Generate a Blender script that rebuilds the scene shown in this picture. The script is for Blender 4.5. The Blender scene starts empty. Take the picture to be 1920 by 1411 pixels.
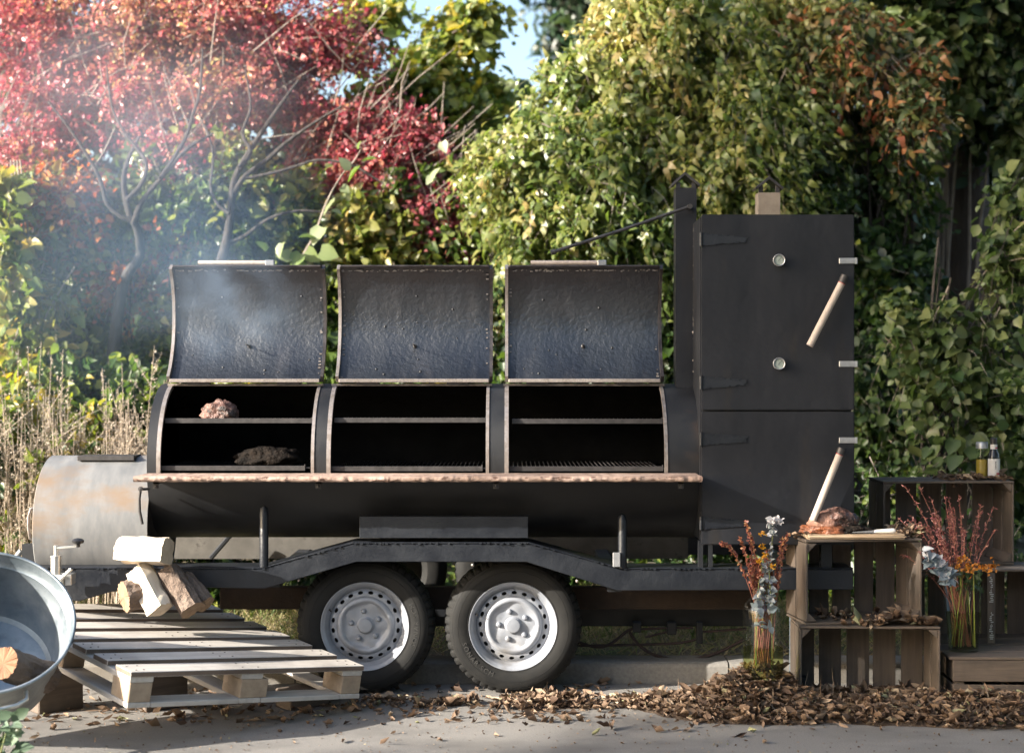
import bpy, bmesh, math, random
import numpy as np
from mathutils import Vector, Matrix, Euler, noise as mnoise

random.seed(7)
SC = bpy.context.scene
COL = SC.collection
PI = math.pi

# ------------------------------------------------------------------ camera, light, exposure
CAM_H, FPX, CX, CY = 1.414, 3000.0, 960.0, 705.5     # metres / pixels of the 1920-wide photograph
cam_d = bpy.data.cameras.new('camera')
cam_d.sensor_width = 36.0
cam_d.lens = 36.0 * FPX / 1920.0
cam_d.clip_start, cam_d.clip_end = 0.1, 2000.0
cam_d.dof.use_dof = True
cam_d.dof.focus_distance = 7.0
cam_d.dof.aperture_fstop = 1.7
cam = bpy.data.objects.new('camera', cam_d)
cam.location = (0, 0, CAM_H)
cam.rotation_euler = (PI / 2, 0, 0)
COL.objects.link(cam)
SC.camera = cam

SUN_TRAVEL = Vector((1.0, 0.42, -0.43)).normalized()   # from the front left, low autumn sun
to_sun = -SUN_TRAVEL
sun_el = math.asin(to_sun.z)
sun_az = math.atan2(to_sun.x, to_sun.y)
world = bpy.data.worlds.new('World')
SC.world = world
world.use_nodes = True
wn = world.node_tree
bg = wn.nodes['Background']
sky = wn.nodes.new('ShaderNodeTexSky')
sky.sky_type = 'NISHITA'
sky.sun_disc = False
sky.sun_elevation = sun_el
sky.sun_rotation = sun_az
sky.air_density = 1.0
sky.dust_density = 3.0
wn.links.new(sky.outputs[0], bg.inputs[0])
bg.inputs[1].default_value = 0.125
sun_d = bpy.data.lights.new('sun', 'SUN')
sun_d.energy = 5.0
sun_d.angle = math.radians(0.5)
sun_d.color = (1.0, 0.93, 0.82)
sun = bpy.data.objects.new('sun', sun_d)
sun.rotation_euler = SUN_TRAVEL.to_track_quat('-Z', 'Y').to_euler()
sun.location = (-8, -2, 8)
COL.objects.link(sun)
SC.view_settings.view_transform = 'Standard'
SC.view_settings.look = 'None'
SC.view_settings.gamma = 1.0
SC.view_settings.exposure = 1.72
SC.cycles.max_bounces = 8
SC.cycles.diffuse_bounces = 3
SC.cycles.glossy_bounces = 3
SC.cycles.transmission_bounces = 6
SC.cycles.transparent_max_bounces = 8
SC.cycles.volume_bounces = 0
SC.cycles.volume_step_rate = 2.0
SC.cycles.caustics_reflective = False
SC.cycles.caustics_refractive = False


def W(px, py, d):
    """a pixel of the photograph at depth d (metres along +Y) -> world point"""
    return Vector(((px - CX) / FPX * d, d, CAM_H - (py - CY) / FPX * d))


def XP(px, d):
    return (px - CX) / FPX * d


def ZP(py, d):
    return CAM_H - (py - CY) / FPX * d


# ------------------------------------------------------------------ materials
MATS = {}


def mat(name, c1, c2=None, rough=.5, metal=0., scale=6., stretch=(1, 1, 1), bump=0., bscale=60., bdist=.01,
        c3=None, scale3=2., lo3=.5, hi3=.62, rough2=None, lo=.35, hi=.65, spec=.5, bstretch=(1, 1, 1), st3=(1, 1, 1)):
    if name in MATS:
        return MATS[name]
    m = bpy.data.materials.new(name)
    m.use_nodes = True
    nt = m.node_tree
    N, L = nt.nodes, nt.links
    b = N['Principled BSDF']
    b.inputs['Metallic'].default_value = metal
    b.inputs['Roughness'].default_value = rough
    b.inputs['Specular IOR Level'].default_value = spec
    tc = N.new('ShaderNodeTexCoord')

    def noise(sc, st, det=5):
        mp = N.new('ShaderNodeMapping')
        mp.inputs['Scale'].default_value = st
        L.new(tc.outputs['Object'], mp.inputs[0])
        n = N.new('ShaderNodeTexNoise')
        n.inputs['Scale'].default_value = sc
        n.inputs['Detail'].default_value = det
        n.inputs['Roughness'].default_value = .6
        L.new(mp.outputs[0], n.inputs['Vector'])
        return n.outputs[0]

    def ramp(src, a, ca, bb, cb):
        r = N.new('ShaderNodeValToRGB')
        r.color_ramp.elements[0].position = a
        r.color_ramp.elements[0].color = (*ca, 1)
        r.color_ramp.elements[1].position = bb
        r.color_ramp.elements[1].color = (*cb, 1)
        L.new(src, r.inputs[0])
        return r.outputs[0]
    col = None
    if c2 is None:
        b.inputs['Base Color'].default_value = (*c1, 1)
    else:
        n1 = noise(scale, stretch)
        col = ramp(n1, lo, c1, hi, c2)
        if c3 is not None:
            n3 = noise(scale3, st3, 6)
            f = ramp(n3, lo3, (0, 0, 0), hi3, (1, 1, 1))
            mx = N.new('ShaderNodeMixRGB')
            L.new(f, mx.inputs[0])
            L.new(col, mx.inputs[1])
            mx.inputs[2].default_value = (*c3, 1)
            col = mx.outputs[0]
        L.new(col, b.inputs['Base Color'])
        if rough2 is not None:
            rr = N.new('ShaderNodeMapRange')
            rr.inputs[1].default_value, rr.inputs[2].default_value = lo, hi
            rr.inputs[3].default_value, rr.inputs[4].default_value = rough, rough2
            L.new(n1, rr.inputs[0])
            L.new(rr.outputs[0], b.inputs['Roughness'])
    if bump > 0:
        nb = noise(bscale, bstretch, 4)
        bp = N.new('ShaderNodeBump')
        bp.inputs['Strength'].default_value = bump
        bp.inputs['Distance'].default_value = bdist
        L.new(nb, bp.inputs['Height'])
        L.new(bp.outputs[0], b.inputs['Normal'])
    MATS[name] = m
    return m


def leaf_mat(name, stops, trans=.35, rough=.40, spec=.5):
    """leaf colour picked per leaf by the 'tint' attribute; light also passes through the blade"""
    if name in MATS:
        return MATS[name]
    m = bpy.data.materials.new(name)
    m.use_nodes = True
    nt = m.node_tree
    N, L = nt.nodes, nt.links
    b = N['Principled BSDF']
    b.inputs['Roughness'].default_value = rough
    b.inputs['Specular IOR Level'].default_value = spec
    at = N.new('ShaderNodeAttribute')
    at.attribute_name = 'tint'
    r = N.new('ShaderNodeValToRGB')
    els = r.color_ramp.elements
    while len(els) < len(stops):
        els.new(.5)
    for e, (p, c) in zip(els, stops):
        e.position = p
        e.color = (*c, 1)
    L.new(at.outputs['Fac'], r.inputs[0])
    L.new(r.outputs[0], b.inputs['Base Color'])
    t = N.new('ShaderNodeBsdfTranslucent')
    hs = N.new('ShaderNodeHueSaturation')
    hs.inputs['Saturation'].default_value = 1.15
    hs.inputs['Value'].default_value = 1.5
    L.new(r.outputs[0], hs.inputs['Color'])
    L.new(hs.outputs[0], t.inputs[0])
    mx = N.new('ShaderNodeMixShader')
    mx.inputs[0].default_value = trans
    L.new(b.outputs[0], mx.inputs[1])
    L.new(t.outputs[0], mx.inputs[2])
    L.new(mx.outputs[0], N['Material Output'].inputs[0])
    MATS[name] = m
    return m


def glass_mat(name, col=(1, 1, 1), rough=.02, fres=1.45):
    """thin-walled glass: tinted light passes straight on, the skin reflects by Fresnel"""
    m = bpy.data.materials.new(name)
    m.use_nodes = True
    N, L = m.node_tree.nodes, m.node_tree.links
    N.remove(N['Principled BSDF'])
    t = N.new('ShaderNodeBsdfTransparent')
    t.inputs[0].default_value = (*col, 1)
    gsh = N.new('ShaderNodeBsdfGlossy')
    gsh.inputs['Roughness'].default_value = rough
    lw = N.new('ShaderNodeLayerWeight')
    pw = N.new('ShaderNodeMath')
    pw.operation = 'POWER'
    L.new(lw.outputs['Facing'], pw.inputs[0])
    pw.inputs[1].default_value = 4.5
    fr = N.new('ShaderNodeMapRange')
    fr.inputs[3].default_value, fr.inputs[4].default_value = (fres - 1) * .08, (fres - 1) * 1.1
    L.new(pw.outputs[0], fr.inputs[0])
    mx = N.new('ShaderNodeMixShader')
    L.new(fr.outputs[0], mx.inputs[0])
    L.new(t.outputs[0], mx.inputs[1])
    L.new(gsh.outputs[0], mx.inputs[2])
    L.new(mx.outputs[0], N['Material Output'].inputs[0])
    MATS[name] = m
    return m


M_BLACK = mat('black_painted_steel', (.006, .007, .0095), (.010, .012, .016), rough=.42, rough2=.6, scale=7, bump=.15, bscale=45, bdist=.004)
M_FRAME = mat('chassis_black_paint', (.007, .009, .014), (.012, .015, .021), rough=.36, rough2=.52, scale=9, bump=.3, bscale=38, bdist=.006,
              c3=(.06, .06, .06), scale3=60, lo3=.70, hi3=.76)
M_CAB = mat('cabinet_satin_black', (.0055, .0068, .0105), (.0105, .012, .017), rough=.5, rough2=.66, scale=3, stretch=(1.6, 1, .4), bump=.30, bscale=3.5, bdist=.035, spec=.42,
            c3=(.017, .015, .014), scale3=4.5, lo3=.58, hi3=.80, st3=(2.2, 1, .5))
M_BARREL = mat('barrel_black', (.006, .0065, .008), (.011, .012, .0145), rough=.45, rough2=.65, scale=5, bump=.12, bscale=30, bdist=.004,
               c3=(.045, .028, .018), scale3=3.2, lo3=.60, hi3=.8)
M_SOOT = mat('soot', (.004, .004, .004), (.008, .008, .008), rough=.95, scale=10, spec=.1)
M_TAR = mat('tarred_lid_inside', (.0055, .007, .011), (.010, .013, .019), rough=.28, rough2=.42, scale=5, stretch=(1.6, 1, .35), bump=.5, bscale=50, bdist=.008, spec=1.0,
            c3=(.030, .031, .036), scale3=4.0, lo3=.55, hi3=.80, st3=(2.4, 1, .6))
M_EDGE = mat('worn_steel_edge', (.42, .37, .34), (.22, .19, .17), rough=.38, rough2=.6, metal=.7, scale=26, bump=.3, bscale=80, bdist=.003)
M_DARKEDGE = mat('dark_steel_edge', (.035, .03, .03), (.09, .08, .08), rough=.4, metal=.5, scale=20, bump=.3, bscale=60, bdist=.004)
M_WELD = mat('weld_bead', (.30, .27, .25), (.16, .14, .13), rough=.4, metal=.4, scale=40, bump=.6, bscale=90, bdist=.004)
M_RACK = mat('grate_steel', (.045, .043, .043), (.08, .075, .075), rough=.5, metal=.5, scale=30)
M_FIREBOX = mat('scorched_steel', (.125, .13, .135), (.195, .195, .195), rough=.55, rough2=.72, metal=.0, scale=5, stretch=(3, 1, 1), bump=.15, bscale=70, bdist=.003,
                c3=(.175, .128, .092), scale3=4.2, lo3=.50, hi3=.68, st3=(.8, 1, 1.6))
M_RUST = mat('rusty_steel', (.034, .02, .013), (.018, .011, .008), rough=.8, scale=12, bump=.4, bscale=40)
M_DIRTY = mat('dirty_pale_sheet', (.12, .112, .10), (.075, .07, .062), rough=.8, scale=9, c3=(.05, .045, .04), scale3=25, lo3=.6, hi3=.7)
M_RUBBER = mat('tyre_rubber', (.008, .008, .008), (.016, .0155, .0145), rough=.7, rough2=.82, spec=.35, scale=20, bump=.1, bscale=120, bdist=.002)
M_RIM = mat('silver_rim_paint', (.275, .295, .335), (.35, .365, .40), rough=.40, rough2=.54, metal=.3, scale=10, c3=(.22, .205, .19), scale3=7, lo3=.55, hi3=.8, bump=.08, bscale=14, bdist=.004)
M_HOLE = mat('dark_hole', (.01, .01, .01))
M_ZINC = mat('galvanised_zinc', (.30, .35, .39), (.46, .50, .53), rough=.42, rough2=.56, metal=.75, scale=14, c3=(.17, .21, .24), scale3=3.5, lo3=.5, hi3=.62, bump=.1, bscale=25, bdist=.004)
M_ZINCOUT = mat('galvanised_zinc_outside', (.22, .23, .23), (.34, .35, .35), rough=.5, metal=.5, scale=12)
M_CHROME = mat('zinc_plated_tube', (.62, .61, .57), (.72, .71, .68), rough=.3, metal=.8, scale=30)
M_CLAMP = mat('pale_clamp_casting', (.55, .56, .52), (.66, .66, .62), rough=.45, metal=.3, scale=30)
M_PLASTIC = mat('black_plastic', (.02, .02, .022), rough=.35)
M_DOWEL = mat('pale_dowel_wood', (.40, .335, .29), (.49, .42, .37), rough=.6, scale=12, stretch=(6, 6, 1), bump=.1, bscale=60)
M_STEELPL = mat('bare_steel_plate', (.36, .37, .39), (.46, .47, .49), rough=.4, metal=.6, scale=25)
M_BROWNST = mat('brown_grey_flue', (.20, .165, .135), (.27, .23, .19), rough=.7, scale=18, bump=.1)


def wood(name, c1, c2, c3, axis, rough=.75, sc=9, lo3=.5, hi3=.72, bump=.35):
    st = {'X': (.12, 1.6, 1.6), 'Y': (1.6, .12, 1.6), 'Z': (1.6, 1.6, .12)}[axis]
    return mat(name, c1, c2, rough=rough, scale=sc * 3, stretch=st, bump=bump, bscale=sc * 9, bstretch=st, bdist=.004, c3=c3, scale3=3.5, lo3=lo3, hi3=hi3)


M_PAL = {a: wood('pallet_pine_' + a.lower(), (.58, .54, .49), (.47, .43, .385), (.34, .31, .28), a) for a in 'XY'}
M_PALEDGE = wood('pallet_edge_shaded_brown', (.20, .15, .115), (.145, .105, .08), (.09, .065, .05), 'X')  # brown sawn edges, with the shade on board sides painted in darker
M_PALB = mat('pallet_block', (.40, .31, .22), (.30, .225, .16), rough=.8, scale=20, bump=.2, bscale=80)
M_CR = {a: wood('old_crate_wood_' + a.lower(), (.135, .104, .082), (.088, .069, .056), (.052, .043, .036), a, rough=.8) for a in 'XYZ'}
M_SHELF = mat('bark_edged_plank', (.37, .27, .225), (.22, .15, .115), rough=.75, scale=24, stretch=(.25, 1, 1.4), bump=.8, bscale=40, bdist=.01, c3=(.10, .055, .04), scale3=26, lo3=.55, hi3=.60, st3=(.7, 1, 2.2))
M_BOARD = wood('beech_board', (.44, .335, .23), (.37, .275, .18), (.30, .21, .135), 'X', rough=.55)
M_BARK = mat('log_bark', (.12, .085, .065), (.22, .165, .13), rough=.9, scale=22, stretch=(1, 1, .4), bump=1., bscale=30, bdist=.02)
M_SPLIT = mat('split_firewood_face', (.62, .50, .37), (.46, .35, .25), rough=.7, scale=18, stretch=(1.6, 1.6, .12), bump=.5, bscale=50, bstretch=(1.6, 1.6, .15), bdist=.006)
M_SPLITPALE = mat('split_birch_face', (.78, .69, .56), (.68, .57, .44), rough=.65, scale=18, stretch=(1.6, 1.6, .12), bump=.3, bscale=50, bstretch=(1.6, 1.6, .15), bdist=.005)
M_END = mat('log_end_grain', (.29, .20, .125), (.20, .13, .08), rough=.8, scale=30, bump=.3, bscale=70)
M_ENDPALE = mat('pale_end_grain', (.60, .50, .38), (.50, .40, .29), rough=.75, scale=30)
M_ENDORANGE = mat('orange_end_grain', (.27, .14, .075), (.19, .095, .05), rough=.8, scale=14)
M_MEAT = mat('smoked_meat_bark', (.085, .038, .030), (.26, .145, .115), rough=.32, scale=28, bump=1., bscale=45, bdist=.02, c3=(.025, .016, .013), scale3=22, lo3=.48, hi3=.6)
M_MEATDARK = mat('charred_meat', (.006, .005, .0045), (.018, .013, .010), rough=.8, spec=.12, scale=28, bump=1., bscale=45, bdist=.02)
M_MEATCUT = mat('sliced_meat', (.24, .12, .085), (.33, .19, .14), rough=.5, scale=60, stretch=(1, 1, 3), bump=.7, bscale=60, bdist=.01)
M_MEATORANGE = mat('glazed_meat', (.30, .10, .04), (.12, .05, .03), rough=.35, scale=22, bump=.8, bscale=40, bdist=.015)
M_WHITE = mat('off_white_plastic', (.66, .63, .60), (.72, .70, .67), rough=.4, scale=20)
M_BLADE = mat('knife_steel', (.5, .5, .52), rough=.25, metal=.9)
M_TRUNK = mat('tree_bark', (.028, .024, .022), (.055, .047, .042), rough=.9, scale=14, stretch=(1, 1, .25), bump=.9, bscale=22, bstretch=(1, 1, .3), bdist=.03)
M_TWIG = mat('pale_twig', (.22, .18, .15), (.32, .27, .23), rough=.8, scale=20)
M_DARKTRUNK = mat('dark_bark', (.045, .036, .032), (.075, .06, .052), rough=.95, scale=10, stretch=(1, 1, .2), bump=.9, bscale=18, bstretch=(1, 1, .25), bdist=.03)
M_ROAD = mat('pale_worn_asphalt', (.17, .16, .148), (.24, .226, .21), rough=.9, scale=160, c3=(.125, .117, .108), scale3=1.6, lo3=.48, hi3=.72, st3=(1, 1.6, 1), bump=.5, bscale=260, bdist=.004)
M_KERB = mat('concrete_kerb', (.17, .16, .15), (.23, .22, .20), rough=.9, scale=60, c3=(.15, .135, .115), scale3=3, lo3=.5, hi3=.65, bump=.4, bscale=160, bdist=.004)
M_VERGE = mat('verge_soil', (.16, .12, .08), (.10, .085, .045), rough=1., scale=14, c3=(.07, .085, .03), scale3=2.2, lo3=.5, hi3=.6, bump=.8, bscale=50, bdist=.03)
M_MOULD = mat('leaf_mould', (.13, .09, .06), (.08, .055, .04), rough=1., scale=40, bump=1., bscale=70, bdist=.02)


# ------------------------------------------------------------------ mesh builder
class MB:
    def __init__(s):
        s.v, s.f, s.m = [], [], []

    def add(s, vs, fs, mi=0):
        o = len(s.v)
        s.v += [tuple(v) for v in vs]
        s.f += [tuple(i + o for i in f) for f in fs]
        s.m += [mi] * len(fs)
        return s

    def box(s, x0, x1, y0, y1, z0, z1, mi=0):
        vs = [(x, y, z) for z in (z0, z1) for y in (y0, y1) for x in (x0, x1)]
        return s.add(vs, [(0, 2, 3, 1), (4, 5, 7, 6), (0, 1, 5, 4), (2, 6, 7, 3), (0, 4, 6, 2), (1, 3, 7, 5)], mi)

    def obox(s, c, ax, ay, az, mi=0):
        c, ax, ay, az = Vector(c), Vector(ax), Vector(ay), Vector(az)
        vs = [c + ax * i + ay * j + az * k for k in (-1, 1) for j in (-1, 1) for i in (-1, 1)]
        return s.add(vs, [(0, 2, 3, 1), (4, 5, 7, 6), (0, 1, 5, 4), (2, 6, 7, 3), (0, 4, 6, 2), (1, 3, 7, 5)], mi)

    def tube(s, pts, r, n=8, mi=0, caps=True):
        pts = [Vector(p) for p in pts]
        k = len(pts)
        rs = r if isinstance(r, (list, tuple)) else [r] * k
        vs, fs = [], []
        up = None
        for i, p in enumerate(pts):
            t = (pts[min(i + 1, k - 1)] - pts[max(i - 1, 0)])
            t = t.normalized() if t.length > 1e-9 else Vector((0, 0, 1))
            if up is None:
                a = Vector((0, 0, 1)) if abs(t.z) < .9 else Vector((1, 0, 0))
                up = (a - t * a.dot(t)).normalized()
            else:
                up = (up - t * up.dot(t))
                up = up.normalized() if up.length > 1e-6 else t.orthogonal().normalized()
            w = t.cross(up)
            for j in range(n):
                a = 2 * PI * j / n
                vs.append(p + (up * math.cos(a) + w * math.sin(a)) * rs[i])
        for i in range(k - 1):
            for j in range(n):
                a, b = i * n + j, i * n + (j + 1) % n
                fs.append((a, b, b + n, a + n))
        if caps:
            fs.append(tuple(range(n))[::-1])
            fs.append(tuple(range((k - 1) * n, k * n)))
        return s.add(vs, fs, mi)

    def lathe(s, prof, o, ax, n=32, mi=0, ref=None, close=False):
        """prof: list of (radius, height along ax)"""
        o, ax = Vector(o), Vector(ax).normalized()
        u = Vector(ref).normalized() if ref else ax.orthogonal().normalized()
        w = ax.cross(u)
        vs, fs = [], []
        for r, h in prof:
            for j in range(n):
                a = 2 * PI * j / n
                vs.append(o + ax * h + (u * math.cos(a) + w * math.sin(a)) * r)
        for i in range(len(prof) - 1):
            for j in range(n):
                a, b = i * n + j, i * n + (j + 1) % n
                fs.append((a, b, b + n, a + n))
        if prof[0][0] > 1e-5 and close:
            fs.append(tuple(range(n))[::-1])
        if prof[-1][0] > 1e-5 and close:
            fs.append(tuple(range((len(prof) - 1) * n, len(prof) * n)))
        return s.add(vs, fs, mi)

    def extrude(s, poly, y0, y1, mi=0):
        """poly: (x, z) outline, counter-clockwise seen from -Y"""
        n = len(poly)
        vs = [(x, y0, z) for x, z in poly] + [(x, y1, z) for x, z in poly]
        fs = [tuple(range(n)), tuple(range(2 * n - 1, n - 1, -1))]
        fs += [(i, i + n, (i + 1) % n + n, (i + 1) % n) for i in range(n)]
        return s.add(vs, fs, mi)

    def build(s, name, mats, parent=None, bevel=0., smooth=None, seg=1, local=False, fixn=True):
        me = bpy.data.meshes.new(name)
        me.from_pydata(s.v, [], s.f)
        for m in (mats if isinstance(mats, (list, tuple)) else [mats]):
            me.materials.append(m)
        if any(s.m):
            me.polygons.foreach_set('material_index', s.m)
        if fixn or bevel:
            bm = bmesh.new()
            bm.from_mesh(me)
            bmesh.ops.recalc_face_normals(bm, faces=bm.faces)
            if bevel:
                ed = [e for e in bm.edges if len(e.link_faces) == 2 and e.calc_face_angle(0) > .6]
                bmesh.ops.bevel(bm, geom=ed, offset=bevel, segments=seg, affect='EDGES', clamp_overlap=True)
            bm.to_mesh(me)
            bm.free()
        if smooth is not None:
            me.polygons.foreach_set('use_smooth', [True] * len(me.polygons))
            me.set_sharp_from_angle(angle=math.radians(smooth))
        return link(name, me, parent, local)


def link(name, data, parent=None, local=False):
    o = bpy.data.objects.new(name, data)
    COL.objects.link(o)
    if parent is not None:
        o.parent = parent
        if not local:
            o.matrix_parent_inverse = parent.matrix_basis.inverted()
    return o


def thing(name, label, cat, loc=(0, 0, 0), rot=(0, 0, 0), group=None):
    o = bpy.data.objects.new(name, None)
    o.empty_display_size = .1
    COL.objects.link(o)
    o.location = loc
    o.rotation_euler = rot
    return tag(o, label, cat, group)


def tag(o, label=None, cat=None, group=None, kind=None):
    if label:
        o['label'] = label
    if cat:
        o['category'] = cat
    if group:
        o['group'] = group
    if kind:
        o['kind'] = kind
    return o


def rnd(a, b):
    return random.uniform(a, b)


def np_mesh(name, V, F, mats, parent=None, tint=None, local=False, smooth=False):
    """V (n,3), F (m,k) with equal face size"""
    me = bpy.data.meshes.new(name)
    n, (m, k) = len(V), F.shape
    me.vertices.add(n)
    me.vertices.foreach_set('co', np.ascontiguousarray(V, dtype=np.float32).ravel())
    me.loops.add(m * k)
    me.loops.foreach_set('vertex_index', np.ascontiguousarray(F, dtype=np.int32).ravel())
    me.polygons.add(m)
    me.polygons.foreach_set('loop_start', np.arange(0, m * k, k, dtype=np.int32))
    for mm in (mats if isinstance(mats, (list, tuple)) else [mats]):
        me.materials.append(mm)
    if tint is not None:
        a = me.attributes.new('tint', 'FLOAT', 'POINT')
        a.data.foreach_set('value', np.ascontiguousarray(tint, dtype=np.float32))
    me.update(calc_edges=True)
    if smooth:
        me.polygons.foreach_set('use_smooth', [True] * m)
    return link(name, me, parent, local)


# leaf outlines: (across, along, lift); triangles fan over a folded midrib
LEAF_OVAL = (np.array([(0, 0, 0), (.36, .28, .10), (.33, .66, .08), (0, 1, -.10), (-.33, .66, .08), (-.36, .28, .10), (0, .5, -.02)]),
             np.array([(0, 1, 6), (1, 2, 6), (2, 3, 6), (3, 4, 6), (4, 5, 6), (5, 0, 6)]))
LEAF_SIMPLE = (np.array([(0, 0, 0), (.40, .45, .12), (0, 1, -.08), (-.40, .45, .12)]), np.array([(0, 1, 2), (0, 2, 3)]))
LEAF_ROUND = (np.array([(0, .04, 0), (.34, 0, .08), (.50, .36, .14), (.34, .74, .06), (0, 1.08, -.14), (-.34, .74, .06), (-.50, .36, .14), (-.34, 0, .08), (0, .5, -.04)]),
              np.array([(0, 1, 8), (1, 2, 8), (2, 3, 8), (3, 4, 8), (4, 5, 8), (5, 6, 8), (6, 7, 8), (7, 0, 8)]))
LEAF_LANCE = (np.array([(0, 0, 0), (.26, .30, .10), (.20, .66, .0), (0, 1, -.22), (-.20, .66, .0), (-.26, .30, .10)]),
              np.array([(0, 1, 5), (1, 2, 4), (1, 4, 5), (2, 3, 4)]))
LEAF_CURL = (np.array([(0, -.25, .02), (.24, .20, .16), (.20, .75, .24), (.04, 1.2, .20), (-.25, .70, .08), (-.22, .25, .26), (0, .5, -.05)]),
             np.array([(0, 1, 6), (1, 2, 6), (2, 3, 6), (3, 4, 6), (4, 5, 6), (5, 0, 6)]))


def norm(a):
    return a / np.maximum(np.linalg.norm(a, axis=1, keepdims=True), 1e-9)


def leaves_geo(P, D, U, size, shape, aspect=1.):
    """P base points, D blade directions, U rough up normals, size (n,)"""
    T, F = shape
    D = norm(D)
    S = norm(np.cross(D, U))
    Nn = np.cross(S, D)
    h = np.modf(np.abs(np.sin(P[:, 0] * 127.1 + P[:, 1] * 311.7 + P[:, 2] * 74.7) * 4375.5))[0]
    h2 = np.modf(h * 57.31)[0]
    wd_, cu_ = (.62 + .5 * h)[:, None, None], (.3 + 2.4 * h2)[:, None, None]
    V = P[:, None, :] + size[:, None, None] * (wd_ * T[None, :, 0:1] * aspect * S[:, None, :] + T[None, :, 1:2] * D[:, None, :] + cu_ * T[None, :, 2:3] * Nn[:, None, :])
    n, k = len(P), len(T)
    FF = (np.arange(n)[:, None, None] * k + F[None]).reshape(-1, 3)
    return V.reshape(-1, 3), FF, k


def E_px(px, py, d, rpx, rpy, rd):
    """ellipsoid measured on the photograph -> world centre and radii"""
    c = W(px, py, d)
    return (c.x, c.y, c.z, rpx * d / FPX, rd, rpy * d / FPX)


def crown(name, parent, ells, twigs, per, size, shape, m, seed, aspect=1., twig_len=(.18, .4), droop=.3, tint=None,
          inner=.45, face=True, rand_dir=.8, up_bias=.6, jitter=.3, weights=None, clip=None, up_dir=(-.65, -.45, .6), stick=M_TWIG):
    """foliage: twigs scattered through ellipsoids, leaves set along each twig"""
    g = np.random.default_rng(seed)
    E = np.array(ells, float)
    w = E[:, 3] * E[:, 5] if weights is None else np.array(weights, float)
    w = w / w.sum()
    many = int(twigs * 1.6)
    idx = g.choice(len(E), many, p=w)
    d = norm(g.normal(size=(many, 3)))
    if face:                                   # most of the twigs on the sides that see light
        flip = g.random(many) < .7
        d[:, 1] = np.where(flip, -np.abs(d[:, 1]), d[:, 1])
    r = inner + (1 - inner) * g.random(many) ** .7
    C = E[idx, :3] + d * r[:, None] * E[idx, 3:]
    score = np.array([mnoise.noise(c * 3.1 + Vector((seed, 0, 0))) + .6 * mnoise.noise(c * 7.3) for c in map(Vector, C.tolist())]) + g.normal(size=many) * .16
    keep = np.argsort(-score)[:twigs]          # foliage gathers in clumps with gaps between
    C, d, idx = C[keep], d[keep], idx[keep]
    out = norm(d * .7 + g.normal(size=(twigs, 3)) * rand_dir * .5 + np.array([0, -.1, .1]))
    L = g.uniform(*twig_len, twigs)
    t = (np.arange(per) + g.random((twigs, per))) / per
    base = C[:, None, :] + out[:, None, :] * (L[:, None] * (t - .4))[:, :, None]
    base[:, :, 2] -= droop * L[:, None] * t ** 2
    base += g.normal(size=base.shape) * .012
    P = base.reshape(-1, 3)
    n = len(P)
    D = np.repeat(out, per, 0) * .6 + g.normal(size=(n, 3)) * rand_dir + np.array([0, 0, -droop])
    U = np.array(up_dir) * up_bias * 2 + g.normal(size=(n, 3)) * .6
    sz = size * np.clip(g.lognormal(-.06, .30, n), .4, 1.7)
    tw = g.normal(size=twigs) * jitter * .5
    if tint is None:
        tv = np.full(twigs, .5)
    else:
        tv = tint(C, g)
    T = np.clip(np.repeat(tv + tw, per) + g.normal(size=n) * jitter * .6, 0, 1)
    if clip is not None:
        k = clip(P)
        P, D, U, sz, T = P[k], D[k], U[k], sz[k], T[k]
    V, F, k = leaves_geo(P, D, U, sz, shape, aspect)
    tin = np.repeat(T, k)
    # the twigs themselves: thin tapering strips that carry the leaves
    A = C - out * (L * .55)[:, None]
    B = C + out * (L * .62)[:, None]
    B[:, 2] -= droop * L
    Mid = C.copy()
    Mid[:, 2] -= droop * L * .2
    S = norm(np.cross(B - A, g.normal(size=A.shape))) * .0032
    SV = np.stack([A - S, A + S, Mid - S * .8, Mid + S * .8, B], 1).reshape(-1, 3)
    o = len(V)
    SF = (o + np.arange(twigs)[:, None, None] * 5 + np.array([(0, 1, 3), (0, 3, 2), (2, 3, 4)])[None]).reshape(-1, 3)
    ob = np_mesh(name, np.concatenate([V, SV]), np.concatenate([F, SF]), [m, stick], parent, np.concatenate([tin, np.full(len(SV), .5)]))
    mi = np.zeros(len(F) + len(SF), dtype=np.int32)
    mi[len(F):] = 1
    ob.data.polygons.foreach_set('material_index', mi)
    return ob


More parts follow.
